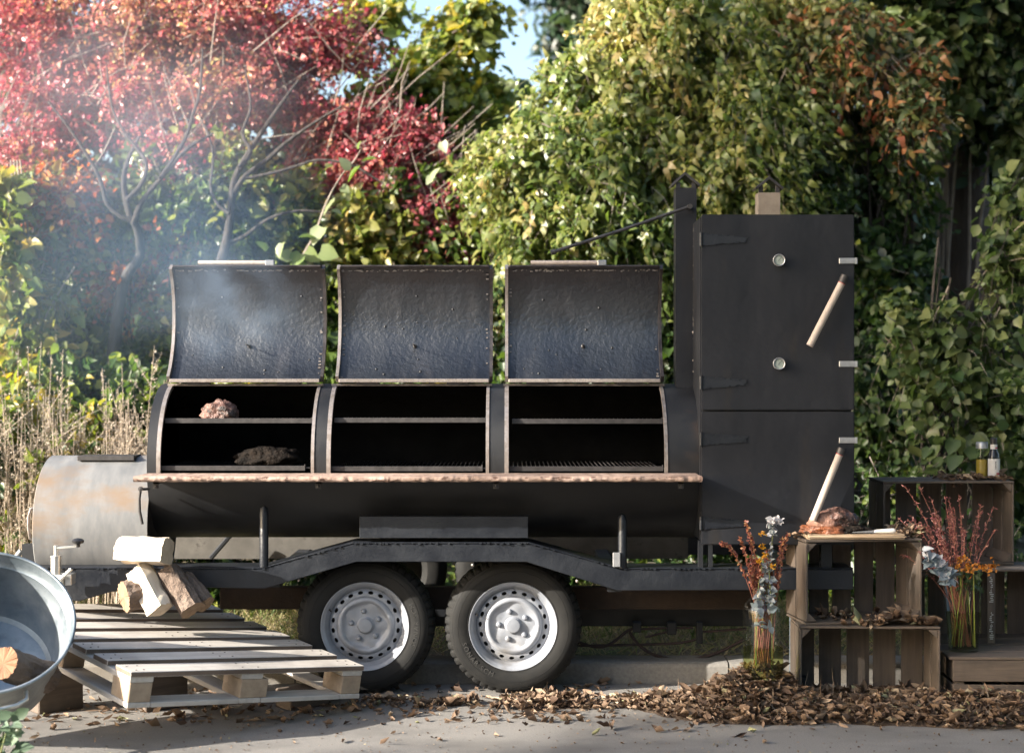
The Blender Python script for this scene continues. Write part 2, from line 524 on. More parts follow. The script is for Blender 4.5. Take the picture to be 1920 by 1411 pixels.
def limbs(mb, base, top, r0, ells, n, seed, r1=.012, wob=.06, mi=0, seg=6, start=.35):
    """a tapered stem with limbs that climb into the crown"""
    g = random.Random(seed)
    base, top = Vector(base), Vector(top)
    pts = []
    for i in range(9):
        t = i / 8
        p = base.lerp(top, t)
        if 0 < i < 8:
            p += Vector((g.gauss(0, wob), g.gauss(0, wob), 0)) * .6
        pts.append(p)
    mb.tube(pts, [r0 * (1.25 - .75 * i / 8) if i else r0 * 1.5 for i in range(9)], 8, mi)
    for k in range(n):
        i = g.randint(int(start * 8), 8)
        e = ells[g.randrange(len(ells))]
        a, b = g.uniform(0, 2 * PI), g.uniform(-.4, 1)
        rr = g.uniform(.3, .9)
        q = Vector((e[0] + e[3] * rr * math.cos(a) * math.sqrt(max(0, 1 - b * b)), e[1] + e[4] * rr * math.sin(a) * .7, e[2] + e[5] * rr * b))
        s = pts[i]
        mid = s.lerp(q, .5) + Vector((g.gauss(0, wob), g.gauss(0, wob), g.uniform(0, .15) * (q - s).length))
        q1 = s.lerp(mid, .5) + Vector((g.gauss(0, wob), g.gauss(0, wob), g.gauss(0, wob))) * .5
        q2 = mid.lerp(q, .5) + Vector((g.gauss(0, wob), g.gauss(0, wob), g.gauss(0, wob))) * .7
        rb = r0 * g.uniform(.25, .45)
        mb.tube([s, q1, mid, q2, q], [rb, rb * .85, rb * .65, rb * .45, r1 * .5], seg, mi)


# ------------------------------------------------------------------ the setting
def sheet(name, pts, z, m, kind='structure', sub=None):
    mb = MB()
    mb.add([(x, y, z) for x, y in pts], [tuple(range(len(pts)))])
    return tag(mb.build(name, m, fixn=False), kind=kind)


KERB_Y, KERB_Z = 7.38, .095
sheet('road', [(-60, -60), (60, -60), (60, KERB_Y + .02), (-60, KERB_Y + .02)], 0, M_ROAD)
kb = MB()
kb.extrude([(-60, -.2), (60, -.2), (60, 0), (-60, 0)], 0, 1)
kb = MB()
prof = [(KERB_Y, -.1), (KERB_Y, .075), (KERB_Y + .006, .088), (KERB_Y + .022, KERB_Z), (KERB_Y + .16, KERB_Z + .006), (KERB_Y + .16, -.1)]
k0 = tag(bpy.data.objects.new('kerb', None), kind='structure')
COL.objects.link(k0)
x = -6.0
first = True
while x < 7:
    mb = MB()
    n = len(prof)
    vs = [(x + .004, y, z) for y, z in prof] + [(x + .996, y, z) for y, z in prof]
    mb.add(vs, [tuple(range(n)), tuple(range(2 * n - 1, n - 1, -1))] + [(i, (i + 1) % n, (i + 1) % n + n, i + n) for i in range(n)])
    mb.build('kerb_stone', M_KERB, k0)
    x += 1.0


# verge: soil rising gently away from the kerb, out to the horizon
def verge_h(x, y):
    t = max(0, y - KERB_Y - .16)
    return KERB_Z - .004 + .012 * math.sin(x * 3 + y * 2) * min(1, t) + .035 * min(t, 4) + .02 * mnoise.noise(Vector((x * 2, y * 2, 0))) * min(1, t * 2)


xs = [-60, -25, -12, -8, -6.5] + [-6 + .25 * i for i in range(49)] + [6.5, 8, 12, 25, 60]
ys = [KERB_Y + .155 + .15 * i for i in range(28)] + [12.5, 14, 18, 30, 70, 200, 600]
mb = MB()
nx = len(xs)
vs = [(x, y, verge_h(x, y)) for y in ys for x in xs]
mb.add(vs, [(j * nx + i, j * nx + i + 1, (j + 1) * nx + i + 1, (j + 1) * nx + i) for j in range(len(ys) - 1) for i in range(nx - 1)])
tag(mb.build('ground', M_VERGE, smooth=60), kind='structure')

# ------------------------------------------------------------------ the smoker trailer
BEAM_Y, CAB_Y, WHEEL_Y = 6.97, 6.93, 7.12
TR = thing('smoker_trailer', 'long black barbecue smoker trailer with three open lids and upright cabinet', 'smoker trailer', (-.3, 7.4, 0))
BX0, BX1, BYC, BZC, BR = -1.60, .835, 7.36, 1.029, .352


def arc_p(a, r=BR):
    return BYC - r * math.cos(a), BZC + r * math.sin(a)


OPEN = [(-1.545, -.878), (-.800, -.112), (-.020, .672)]
A0, A1 = math.radians(-8), math.radians(77)


def barrel_shell(r, name, m, extra=0.):
    xsb = sorted(set([BX0, BX1] + [v for o in OPEN for v in o]))
    angs = sorted([A0, A1] + [math.radians(a) for a in range(-180, 180, 6) if abs(a - -8) > 1.5 and abs(a - 77) > 1.5])
    vs = []
    n = len(angs)
    for x in xsb:
        for a in angs:
            y, z = arc_p(a, r)
            vs.append((x, y, z))
    fs = []
    for i in range(len(xsb) - 1):
        xm = (xsb[i] + xsb[i + 1]) / 2
        op = any(o[0] < xm < o[1] for o in OPEN)
        for j in range(n):
            a = angs[j]
            if op and A0 - 1e-6 <= a < A1 - 1e-6:
                continue
            fs.append((i * n + j, i * n + (j + 1) % n, (i + 1) * n + (j + 1) % n, (i + 1) * n + j))
    mb = MB().add(vs, fs)
    for i in (0, len(xsb) - 1):
        mb.add([vs[i * n + j] for j in range(n)], [tuple(range(n))])
    return mb.build(name, m, TR, smooth=40)


barrel = barrel_shell(BR, 'barrel', M_BARREL)
inner = barrel_shell(BR - .008, 'barrel_lining', M_SOOT)
# bright worn edges round each opening
for (xa, xb) in OPEN:
    for xe, w in ((xa, -1), (xb, 1)):
        mb = MB()
        K = 14
        for k in range(K):
            aa, ab = A0 + (A1 - A0) * k / K, A0 + (A1 - A0) * (k + 1) / K
            y0, z0 = arc_p(aa, BR + .004)
            y1, z1 = arc_p(ab, BR + .004)
            y2, z2 = arc_p(aa, BR - .014)
            y3, z3 = arc_p(ab, BR - .014)
            x0, x1 = xe - .003, xe + .008 * w + .003
            if x0 > x1:
                x0, x1 = x1 - .008, x0 + .008
            vs = [(x0, y0, z0), (x1, y0, z0), (x1, y1, z1), (x0, y1, z1), (x0, y2, z2), (x1, y2, z2), (x1, y3, z3), (x0, y3, z3)]
            mb.add(vs, [(0, 1, 2, 3), (0, 3, 7, 4), (1, 5, 6, 2), (4, 7, 6, 5)])
        mb.build('opening_edge', M_EDGE, TR, fixn=True)
    y, z = arc_p(A1, BR + .003)
    mb = MB().box(xa - .02, xb + .02, y - .012, y + .02, z - .004, z + .006)
    for k in range(46):
        xx = xa + (xb - xa) * (k + .5) / 46
        mb.box(xx - .005, xx + .004 + rnd(0, .004), y - .017, y - .010, z - .001, z + .004)
    mb.build('opening_top_strip', M_EDGE, TR)
    y, z = arc_p(A0, BR + .002)
    MB().box(xa - .012, xb + .012, y - .006, y + .02, z - .012, z + .001).build('opening_sill', M_DARKEDGE, TR, bevel=.002)

# racks: a front angle bar with rods running back
for i, (ux0, ux1, uy, lx0, lx1, ly) in enumerate([(309, 586, 788, 288, 572, 877), (627, 912, 787, 620, 905, 878), (960, 1243, 789, 950, 1244, 878)]):
    for (a, b, py, yf, yb) in ((ux0, ux1, uy, 7.10, 7.62), (lx0, lx1, ly, 7.03, 7.68)):
        z = ZP(py, yf)
        mb = MB().box(XP(a, yf), XP(b, yf), yf, yf + .006, z - .012, z + .010)
        mb.box(XP(a, yf), XP(b, yf), yf + .006, yf + .03, z - .012, z - .008)
        mb.box(XP(b, yf) - .004, XP(b, yf), yf + .006, yf + .02, z - .01, z + .016)
        mb.tube([(XP(b, yf), yf + .01, z), (XP(b, yf) + .02, yf + .01, z)], .004, 6)
        rk = mb.build('grill_rack', M_RACK, TR, bevel=.001)
        mb = MB()
        nrod = 34
        for k in range(nrod):
            x = XP(a, yf) + (XP(b, yf) - XP(a, yf)) * (k + .5) / nrod
            mb.tube([(x, yf + .02, z - .004), (x, yb, z - .004)], .0025, 4, caps=False)
        tag(mb.build('rack_rods', M_RACK, rk), kind='stuff')

# lids, standing open on their hinges with the tarred inside towards us
LID_PX = [(314.5, 605), (631, 922), (948.5, 1243)]
LB, LT = Vector((0, 7.235, 1.398)), Vector((0, 7.292, 1.916))
LR, LM = .365, (LB + LT) / 2
lu = (LT - LB).normalized()
ln = Vector((0, lu.z, -lu.y))
lh = math.asin((LT - LB).length / 2 / LR)
LCN = LM - ln * LR * math.cos(lh)


def lid_p(t, off=0.):
    return LCN + (ln * math.cos(t) + lu * math.sin(t)) * (LR + off)


for li, (pa, pb) in enumerate(LID_PX):
    xa, xb = XP(pa, 7.235), XP(pb, 7.235)
    K, NXL = 30, 20
    mb = MB()
    for off, mi in ((0, 0), (.007, 1)):
        vs = [(xa + (xb - xa) * i / NXL, lid_p(-lh + 2 * lh * k / K, off).y, lid_p(-lh + 2 * lh * k / K, off).z) for k in range(K + 1) for i in range(NXL + 1)]
        mb.add(vs, [(k * (NXL + 1) + i, k * (NXL + 1) + i + 1, (k + 1) * (NXL + 1) + i + 1, (k + 1) * (NXL + 1) + i) for k in range(K) for i in range(NXL)], mi)
    lid = mb.build('lid', [M_TAR, M_BLACK], TR, smooth=50, fixn=False)
    for (e0, e1, sgn) in ((xa - .004, xa + .010, 1), (xb - .010, xb + .004, -1)):
        fr = MB()
        for k in range(K):
            ta, tb = -lh + 2 * lh * k / K, -lh + 2 * lh * (k + 1) / K
            q = [lid_p(ta, .011), lid_p(tb, .011), lid_p(ta, -.022), lid_p(tb, -.022)]
            vs = [(x, p.y, p.z) for x in (e0, e1) for p in q]
            fr.add(vs, [(0, 1, 3, 2), (4, 6, 7, 5), (2, 3, 7, 6), (0, 4, 5, 1)] + ([(0, 2, 6, 4)] if k == 0 else []) + ([(1, 5, 7, 3)] if k == K - 1 else []))
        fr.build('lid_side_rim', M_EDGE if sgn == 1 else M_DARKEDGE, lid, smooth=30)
    p = lid_p(-lh)
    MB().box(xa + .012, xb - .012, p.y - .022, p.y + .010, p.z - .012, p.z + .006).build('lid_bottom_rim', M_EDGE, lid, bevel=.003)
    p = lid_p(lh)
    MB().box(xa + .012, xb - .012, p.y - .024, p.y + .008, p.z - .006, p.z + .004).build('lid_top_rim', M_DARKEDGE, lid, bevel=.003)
    # the rope of weld spatter just inside the rim
    wb = MB()
    g = random.Random(li)
    pts = [(xa + .022 + (xb - xa - .044) * k / 120, lh * .925) for k in range(121)]
    pts += [(xx, lh * .925 - 1.86 * lh * k / 90) for xx in (xa + .022, xb - .022) for k in range(91)]
    for x, t in pts:
        if g.random() < (.35 if t == lh * .925 else .05) + .45 * abs(mnoise.noise(Vector((x * 9, t * 9, li)))):
            q = lid_p(t, -.003)
            s = g.uniform(.0015, .0038)
            wb.obox((x + g.gauss(0, .001), q.y, q.z + g.gauss(0, .002)), (s * 1.6, 0, 0), (0, s, 0), (0, 0, s))
    tag(wb.build('lid_weld_bead', M_WELD, lid), kind='stuff')
    # dried drips on the inside
    db = MB()
    for k in range(12):
        x, t = g.uniform(xa + .05, xb - .05), lh * (-.9 + 1.5 * g.random() ** 1.5)
        q = lid_p(t, -.001)
        s = g.uniform(.0025, .007)
        db.lathe([(s, 0), (s * .8, s * .35), (0, s * .5)], (x, q.y, q.z), (0, -1, .2), 6)
    tag(db.build('tar_blisters', mat('tar_blister', (.010, .011, .014), rough=.5), lid, smooth=60), kind='stuff')
    xm = XP((464.5, 777, 1094)[li], 7.3)
    q = lid_p(-.33 * lh)
    MB().tube([q + Vector((xm, 0, 0)), (xm - .004, q.y - .075, q.z + .008)], .0038, 8).build('thermometer_probe', M_RACK, lid)
    MB().lathe([(.009, 0), (.009, .008), (.004, .012)], (xm, q.y, q.z), (0, -1, .1), 10, close=True).build('probe_nut', M_RACK, lid, smooth=30)
    for hx in (.2, .78):
        x = xa + (xb - xa) * hx
        mb = MB().box(x - .05, x + .05, LB.y - .006, LB.y + .03, 1.376, 1.389)
        mb.tube([(x - .045, LB.y + .002, 1.3835), (x + .045, LB.y + .002, 1.3835)], .0085, 8)
        mb.build('lid_hinge', M_RACK, lid, bevel=.001)
    if li != 1:
        a, b = ((372, 500), None, (995, 1122))[li]
        z = ZP(493, 7.36)
        MB().tube([(XP(a, 7.36), 7.36, z), (XP(b, 7.36), 7.36, z)], .0115, 10).build('lid_handle', M_DOWEL, lid, smooth=40)
        MB().box(XP(b - 2, 7.36), XP(b + 15, 7.36), 7.345, 7.375, z - .03, z + .013).build('handle_bracket', M_STEELPL, lid, bevel=.003)

# cabinet
CX0, CX1 = XP(1316, CAB_Y), XP(1602, CAB_Y)
CZ0, CZ1, CSP = ZP(1021, CAB_Y), ZP(402, CAB_Y), ZP(770, CAB_Y)
MB().box(CX0 - .002, CX1 - .006, CAB_Y + .034, 7.62, CZ0 + .01, CZ1 - .004).build('cabinet_body', M_CAB, TR, bevel=.006, seg=2)


def cab_door(z0, z1, tall):
    d = MB().box(CX0, CX1, CAB_Y, CAB_Y + .03, z0, z1).build('cabinet_door', M_CAB, TR, bevel=.004, seg=2)
    hp = [(449, 84), (717, 84)] if tall else [(823, 84), (980, 84)]
    for py, ln_ in hp:
        z = ZP(py, CAB_Y)
        x0, x1 = CX0 + .002, CX0 + ln_ / 432.9
        mb = MB().extrude([(x0, z - .026), (x1 - .015, z - .010), (x1, z - .003), (x1, z + .006), (x1 - .015, z + .010), (x0, z + .024)], CAB_Y - .005, CAB_Y + .001)
        mb.tube([(x0 - .006, CAB_Y - .004, z - .03), (x0 - .006, CAB_Y - .004, z + .03)], .008, 8)
        h = mb.build('door_hinge', M_FRAME, d, bevel=.0015)
        wb = MB()
        for k in range(26):
            t = k / 25
            for sg in (-1, 1):
                if random.random() < .7:
                    zz = z + sg * (.025 - .016 * t)
                    s = rnd(.002, .0038)
                    wb.obox((x0 + (x1 - x0) * t, CAB_Y - .003, zz), (s * 1.8, 0, 0), (0, s, 0), (0, 0, s))
        tag(wb.build('hinge_weld', M_FRAME, h), kind='stuff')
    for py in ((489, 682) if tall else (825,)):
        z = ZP(py, CAB_Y)
        x0, x1 = XP(1573, CAB_Y), XP(1603.5, CAB_Y)
        lt = MB().box(x0, x1, CAB_Y - .006, CAB_Y + .001, z - .0125, z + .0125).build('latch_plate', M_STEELPL, d, bevel=.0015)
        mb = MB()
        for k in range(3):
            mb.lathe([(.0035, 0), (.0035, .002), (0, .003)], (x0 + (x1 - x0) * (.2 + .3 * k), CAB_Y - .006, z), (0, -1, 0), 8)
        mb.tube([(x1 + .004, CAB_Y + .002, z - .013), (x1 + .004, CAB_Y + .002, z + .013)], .007, 8)
        mb.build('latch_bolts', M_STEELPL, lt, smooth=30)
    # slanted dowel handle on a dark iron socket
    (ax, ay), (bx, by), (cx, cy) = ((1518, 648), (1578, 531), (1584, 516)) if tall else ((1524, 975), (1574, 852), (1578, 840))
    yh = CAB_Y - .055
    A, B, C = W(ax, ay, yh), W(bx, by, yh), W(cx, cy, yh)
    MB().tube([A, B], .0155, 14).build('door_handle', M_DOWEL, d, smooth=40)
    mb = MB().tube([B, C], .0165, 12)
    mb.tube([C - Vector((0, .0, .01)), C + Vector((.0, .058, -.01))], .013, 10)
    mb.build('handle_socket', M_RACK, d, smooth=40)
    MB().tube([B + (A - B) * .004, B - (A - B) * .004], .0168, 12).build('handle_ring', mat('red_tape', (.4, .04, .03)), d, smooth=40)
    if tall:
        for py in (488.5, 681.5):
            c = W(1458.5, py, CAB_Y)
            gz = .034
            gg = MB().lathe([(.0215, 0), (.0215, gz - .010), (.026, gz - .008), (.0265, gz), (.0245, gz + .003), (.0215, gz + .001), (.0215, gz - .004)], c, (0, -1, 0), 32).build('thermometer', M_STEELPL, d, smooth=35)
            MB().lathe([(.0215, gz - .004), (0, gz - .004)], c, (0, -1, 0), 32).build('dial_face', mat('dial_face', (.30, .36, .33), (.4, .44, .40), rough=.25, scale=60), gg)
            mb = MB()
            for k in range(24):
                a = -.75 * PI + 1.5 * PI * k / 23
                u = Vector((math.sin(a), 0, math.cos(a)))
                mb.obox(c + Vector((0, -gz + .0025, 0)) + u * .0185, u * .0016, Vector((0, .0004, 0)), u.cross(Vector((0, 1, 0))) * .0004)
            u = Vector((.55, 0, .6)).normalized()
            mb.obox(c + Vector((0, -gz + .0015, 0)) + u * .005, u * .011, Vector((0, .0004, 0)), u.cross(Vector((0, 1, 0))) * .0007)
            mb.build('dial_needle', mat('dial_ink', (.05, .06, .07)), gg)
    return d


cab_door(CSP + .003, CZ1, True)
cab_door(CZ0, CSP - .003, False)
for px in (1313, 1331):
    x = XP(px, 6.98)
    MB().box(x - .006, x + .012, 6.98, 7.03, .55, CZ0 + .012).build('cabinet_leg', M_BLACK, TR)
MB().box(XP(1540, 6.98), XP(1560, 6.98), 6.98, 7.03, .55, CZ0 + .012).build('cabinet_leg', M_BLACK, TR)

# chimneys with little gable caps
for (pa, pb, pt, y0, y1, zb, m, eav, apx) in ((1267, 1306, 352, 7.25, 7.345, 1.33, M_CAB, (1260, 1311, 350), (1284, 325)), (1422, 1463, 361, 7.25, 7.345, CZ1 - .01, M_BROWNST, (1418, 1467, 356), (1442, 333))):
    xa, xb, zt = XP(pa, y0), XP(pb, y0), ZP(pt, y0)
    mb = MB()
    th = .005
    mb.box(xa, xb, y0, y0 + th, zb, zt).box(xa, xb, y1 - th, y1, zb, zt).box(xa, xa + th, y0 + th, y1 - th, zb, zt).box(xb - th, xb, y0 + th, y1 - th, zb, zt)
    ch = mb.build('chimney', m, TR)
    ex0, ex1, ez = XP(eav[0], y0), XP(eav[1], y0), ZP(eav[2], y0)
    axx, az = XP(apx[0], y0), ZP(apx[1], y0)
    mb = MB().extrude([(ex0, ez), (axx, az - .009), (ex1, ez), (ex1 + .005, ez + .010), (axx, az + .006), (ex0 - .005, ez + .010)], y0 - .012, y1 + .012)
    mb.box(xa + .002, xa + .022, y0 + .004, y0 + .012, zt - .01, ez + .020).box(xb - .022, xb - .002, y0 + .004, y0 + .012, zt - .01, ez + .020)
    mb.build('chimney_cap', M_RACK if m is M_CAB else M_DARKEDGE, ch, bevel=.001)
wb = MB()
g = random.Random(3)
z = 1.41
while z < 2.09:
    s = g.uniform(.004, .0075)
    wb.lathe([(0, -s), (s * .9, -s * .4), (s, .2 * s), (0, s)], (.8265 + g.gauss(0, .0015), 7.243 + g.gauss(0, .002), z), (0, -.2, 1), 6)
    z += s * 1.3
tag(wb.build('weld_seam', M_WELD, TR, smooth=60), kind='stuff')
# long damper rod
A, B = W(1291, 388, 7.21), W(1041, 471, 7.16)
mb = MB().tube([A, A.lerp(B, .5) + Vector((0, 0, -.004)), B], .0075, 8)
mb.tube([A + Vector((.006, .06, .002)), A + Vector((.006, -.01, .002))], .012, 8)
MB.tube(mb, [B, B + (B - A).normalized() * .02], .012, 8)
mb.build('damper_rod', M_RACK, TR, smooth=40)

# bark edged shelf
SY = 6.74
xs0, xs1, zs = XP(250, SY), XP(1317, SY), ZP(898, SY)
NX_ = 260
mb = MB()
rows = [(-.0, .0115), (-.004, .007), (-.006, 0.), (-.003, -.007), (.003, -.0115)]
vs = []
for i in range(NX_ + 1):
    x = xs0 + (xs1 - xs0) * i / NX_
    n0 = mnoise.noise(Vector((x * 9, 0, 3))) * .010 + mnoise.noise(Vector((x * 40, 0, 1))) * .005
    flat = 1 if x > xs0 + .05 else .1
    vs.append((x, SY + .262, zs + .010))
    for k, (dy, dz) in enumerate(rows):
        vs.append((x, SY + dy + flat * (n0 + mnoise.noise(Vector((x * 60, k * 2.1, 5))) * .006), zs + dz + flat * mnoise.noise(Vector((x * 45, k * 1.7, 9))) * .0025))
    vs.append((x, SY + .262, zs - .0115))
q = len(rows) + 2
fs = [(i * q + k, (i + 1) * q + k, (i + 1) * q + k + 1, i * q + k + 1) for i in range(NX_) for k in range(q - 1)]
fs += [tuple(range(q)), tuple(NX_ * q + k for k in range(q))[::-1]]
shelf = mb.add(vs, fs).build('shelf_plank', M_SHELF, TR, smooth=60)
for px in (298, 600, 930, 1274):
    x = XP(px, 6.86)
    mb = MB().box(x - .012, x + .012, 6.80, 7.02, zs - .024, zs - .014)
    mb.box(x - .012, x + .012, 6.80, 6.806, zs - .045, zs - .014)
    mb.lathe([(.006, 0), (.006, .006), (0, .008)], (x, 6.80, zs - .035), (0, -1, 0), 8)
    mb.build('shelf_bracket', M_RACK, shelf, bevel=.001)

# chassis
s438 = lambda px: XP(px, BEAM_Y)
z438 = lambda py: ZP(py, BEAM_Y)
top = [(60, 1066), (492, 1066), (662, 1019), (992, 1019), (1166, 1067), (1600, 1067)]
bot = [(1600, 1105), (1158, 1107), (988, 1053), (668, 1053), (496, 1103), (246, 1098), (150, 1126), (60, 1126)]
poly = [(s438(a), z438(b)) for a, b in bot[::-1]] + [(s438(a), z438(b)) for a, b in top[::-1]]
for y0, nm in ((BEAM_Y, 'chassis_beam'), (8.35, 'chassis_beam')):
    mb = MB().extrude(poly, y0, y0 + .05)
    tp = [(s438(a), z438(b)) for a, b in top]
    strip = [(x, z + .005) for x, z in tp]
    vs, fs = [], []
    for (x, z) in strip:
        vs += [(x, y0 - .003, z - .005), (x, y0 - .003, z + .003), (x, y0 + .17, z + .003), (x, y0 + .17, z - .005)]
    for i in range(len(strip) - 1):
        for k in range(4):
            fs.append((i * 4 + k, i * 4 + (k + 1) % 4, i * 4 + 4 + (k + 1) % 4, i * 4 + 4 + k))
    mb.add(vs, fs + [(0, 1, 2, 3), tuple(len(vs) - 4 + k for k in (3, 2, 1, 0))])
    bmo = mb.build(nm, M_FRAME, TR, bevel=.003)
    if y0 == BEAM_Y:
        wb = MB()
        for i in range(len(tp) - 1):
            (xa, za), (xb, zb) = tp[i], tp[i + 1]
            nk = int((xb - xa) / .011)
            for k in range(nk):
                if random.random() < .62:
                    t = (k + random.random()) / nk
                    s = rnd(.0018, .0045)
                    wb.obox((xa + (xb - xa) * t, BEAM_Y - .003 + rnd(-.002, .05) * (random.random() < .5), za + (zb - za) * t + rnd(-.001, .005)), (s * 1.5, 0, 0), (0, s, 0), (0, 0, s))
        tag(wb.build('beam_weld', M_FRAME, bmo), kind='stuff')
        for px, py in ((886, 1057), (1082, 1087), (560, 1085)):
            c = W(px, py, BEAM_Y + .02)
            MB().lathe([(.007, 0), (.007, .006), (.004, .010), (0, .012)], c, (0, -.4, -1), 8).build('bolt', M_EDGE, bmo, smooth=30)
for x in (-1.95, -1.05, .45, 1.3):
    MB().box(x - .03, x + .03, BEAM_Y + .05, 8.35, .49 if abs(x) > .7 else .47, .54).build('cross_member', M_BLACK, TR)
# posts under the barrel
for px, pt, pb in ((495, 952, 1062), (1167, 967, 1064)):
    x = XP(px, 6.98)
    zt, zb = ZP(pt, 6.98), ZP(pb, 6.98)
    MB().tube([(x, 6.98, zb), (x, 6.98, zt - .02), (x, 6.985, zt - .006), (x, 6.998, zt)], [.0195, .0195, .018, .010], 14).build('support_post', M_FRAME, TR, smooth=50)
MB().box(XP(1149, 6.96), XP(1163, 6.96), 6.95, 6.965, ZP(1062, 6.96), ZP(1035, 6.96)).build('lug_plate', M_STEELPL, TR, bevel=.002)
# step box over the wheels
x0, x1, z0, z1 = XP(674, 6.95), XP(990, 6.95), ZP(1008, 6.95), ZP(968, 6.95)
MB().box(x0, x1, 6.95, 6.956, z0, z1).box(x0, x1, 6.956, 7.02, z1 - .004, z1).box(x0, x0 + .004, 6.956, 7.02, z0, z1 - .004).box(x1 - .004, x1, 6.956, 7.02, z0, z1 - .004).build('step_plate', M_FRAME, TR, bevel=.001)
# lower inner members, dark box and pale sheet at the far side
MB().box(XP(412, 7.34), XP(1412, 7.34), 7.34, 7.40, ZP(1142, 7.34), ZP(1100, 7.34)).build('inner_beam', M_RUST, TR, bevel=.004)
MB().box(XP(700, 7.6), XP(1412, 7.6), 7.56, 7.62, ZP(1171, 7.6), ZP(1118, 7.6)).build('axle_carrier', M_BLACK, TR, bevel=.004)
MB().box(XP(315, 8.1), XP(1290, 8.1), 8.10, 8.115, ZP(1047, 8.1), ZP(990, 8.1)).build('far_side_sheet', M_DIRTY, TR)
MB().tube([W(395, 1046, 8.0), W(432, 1003, 8.0)], .012, 6).build('far_brace', M_BLACK, TR)
for px in (684, 962):
    MB().tube([(XP(px, WHEEL_Y), 7.3, .305), (XP(px, WHEEL_Y), 8.4, .305)], .03, 10).build('axle', M_BLACK, TR, smooth=40)

# firebox
FX0, FX1, FYC, FZC, FR = -2.108, -1.601, 7.33, .742, .311
mb = MB()
mb.lathe([(0, 0), (FR - .01, 0), (FR, .006), (FR, FX1 - FX0)], (FX0, FYC, FZC), (1, 0, 0), 72)
fb = mb.build('firebox', M_FIREBOX, TR, smooth=40)
MB().box(XP(157, 7.31), XP(262, 7.31), 7.20, 7.34, ZP(860, 7.31) - .002, ZP(853, 7.31) + .003).build('firebox_top_plate', M_RACK, fb, bevel=.002)
a = [(FX0 - .03, 7.05 + .03 * math.sin(t), .78 + .075 * math.cos(t)) for t in np.linspace(0, 2 * PI, 25)]
rp = [(FX0 - .028 + .028 * abs(math.cos(t)) ** 6, 7.10, .765 + .075 * math.cos(t)) for t in np.linspace(0, PI, 17)]
MB().tube([(FX0 + .002, 7.06, .835), (FX0 - .012, 7.05, .832), (FX0 - .022, 7.05, .80), (FX0 - .024, 7.05, .75), (FX0 - .016, 7.05, .70), (FX0 + .002, 7.06, .692)], .006, 8).build('firebox_ring_handle', M_EDGE, fb, smooth=50)
mb = MB().tube([W(280, 916, 6.99), W(264, 917, 6.965)], .006, 8)
mb.tube([W(264, 913, 6.965), W(261, 935, 6.965), W(262, 958, 6.965), W(267, 982, 6.972)], .0065, 8)
mb.lathe([(.011, 0), (.011, .008), (0, .01)], W(264, 916, 6.965), (0, -1, 0), 10)
mb.build('firebox_hook', M_RACK, fb, smooth=50)
mb = MB().box(XP(41, 7.15), XP(63, 7.15), 7.15, 7.2, .545, ZP(1020, 7.15))
mb.build('front_upright', M_BLACK, TR)
MB().tube([W(25, 1060, 7.2), W(30, 1045, 7.2), W(40, 1032, 7.2)], .014, 8).build('front_hose', M_ZINCOUT, TR, smooth=60)

# jockey stand
JY = 6.86
jx = XP(105, JY)
jk = MB().tube([(jx, JY, .33), (jx, JY, ZP(1044, JY))], .0225, 20)
jk.tube([(jx, JY, ZP(1044, JY)), (jx, JY, ZP(1041, JY))], .024, 20)
jo = jk.build('jockey_stand', M_CHROME, TR, smooth=40)
mb = MB().tube([(jx, JY, ZP(1044, JY)), (jx, JY, ZP(1022, JY))], .010, 10)
mb.obox(W(126, 1025, JY), (.052, 0, .004), (0, .008, 0), (0, 0, .0045))
mb.build('crank', M_CHROME, jo, bevel=.001)
MB().lathe([(.010, 0), (.010, .012), (.025, .018), (.027, .028), (.018, .036), (0, .039)], W(146, 1025, JY), (0, 0, 1), 18).build('crank_knob', M_PLASTIC, jo, smooth=40)
MB().box(XP(82, JY), XP(121, JY), JY - .035, JY + .05, ZP(1097, JY), ZP(1076, JY)).build('stand_clamp', M_CLAMP, jo, bevel=.005, seg=2)
mb = MB().box(XP(122, JY), XP(135, JY), JY - .012, JY + .06, ZP(1096, JY), ZP(1076, JY))
mb.tube([W(113, 1086, JY - .04), W(122, 1077, JY - .045), W(134, 1066, JY - .045)], [.010, .007, .009], 10)
mb.build('clamp_lever', M_CHROME, jo, bevel=.002)
# rear prop
x = XP(1488, 7.1)
MB().box(x - .018, x + .018, 7.08, 7.11, .1, .36).build('rear_prop', mat('blue_grey_paint', (.09, .12, .15), (.13, .16, .18), rough=.5, scale=20), TR, bevel=.002)
MB().box(x - .06, x + .05, 7.04, 7.16, 0, .095).build('prop_foot', M_BLACK, TR, bevel=.004)
# cables and bracket hanging at the rear
d = 7.5
cb = MB()
for pl, r in (([(1085, 1203), (1105, 1210), (1128, 1212), (1150, 1203), (1178, 1181), (1195, 1178)], .007), ([(1180, 1184), (1196, 1206), (1222, 1225), (1262, 1235), (1306, 1234), (1345, 1223), (1396, 1198)], .0075), ([(1080, 1210), (1190, 1208), (1270, 1205), (1305, 1198)], .006), ([(1186, 1180), (1240, 1177), (1300, 1176)], .006), ([(1210, 1194), (1250, 1184), (1270, 1180)], .005), ([(1318, 1184), (1360, 1181), (1400, 1178)], .006)):
    pp = [W(a, b, d) for a, b in pl]
    sm = []
    for i in range(len(pp) - 1):
        p0, p1, p2, p3 = pp[max(i - 1, 0)], pp[i], pp[i + 1], pp[min(i + 2, len(pp) - 1)]
        for k in range(5):
            t = k / 5
            sm.append(.5 * ((2 * p1) + (p2 - p0) * t + (2 * p0 - 5 * p1 + 4 * p2 - p3) * t * t + (3 * p1 - p0 - 3 * p2 + p3) * t ** 3))
    sm.append(pp[-1])
    MB().tube(sm, r, 7).build('brake_cable', mat('cable_rubber', (.03, .016, .014), rough=.6), TR, smooth=60)
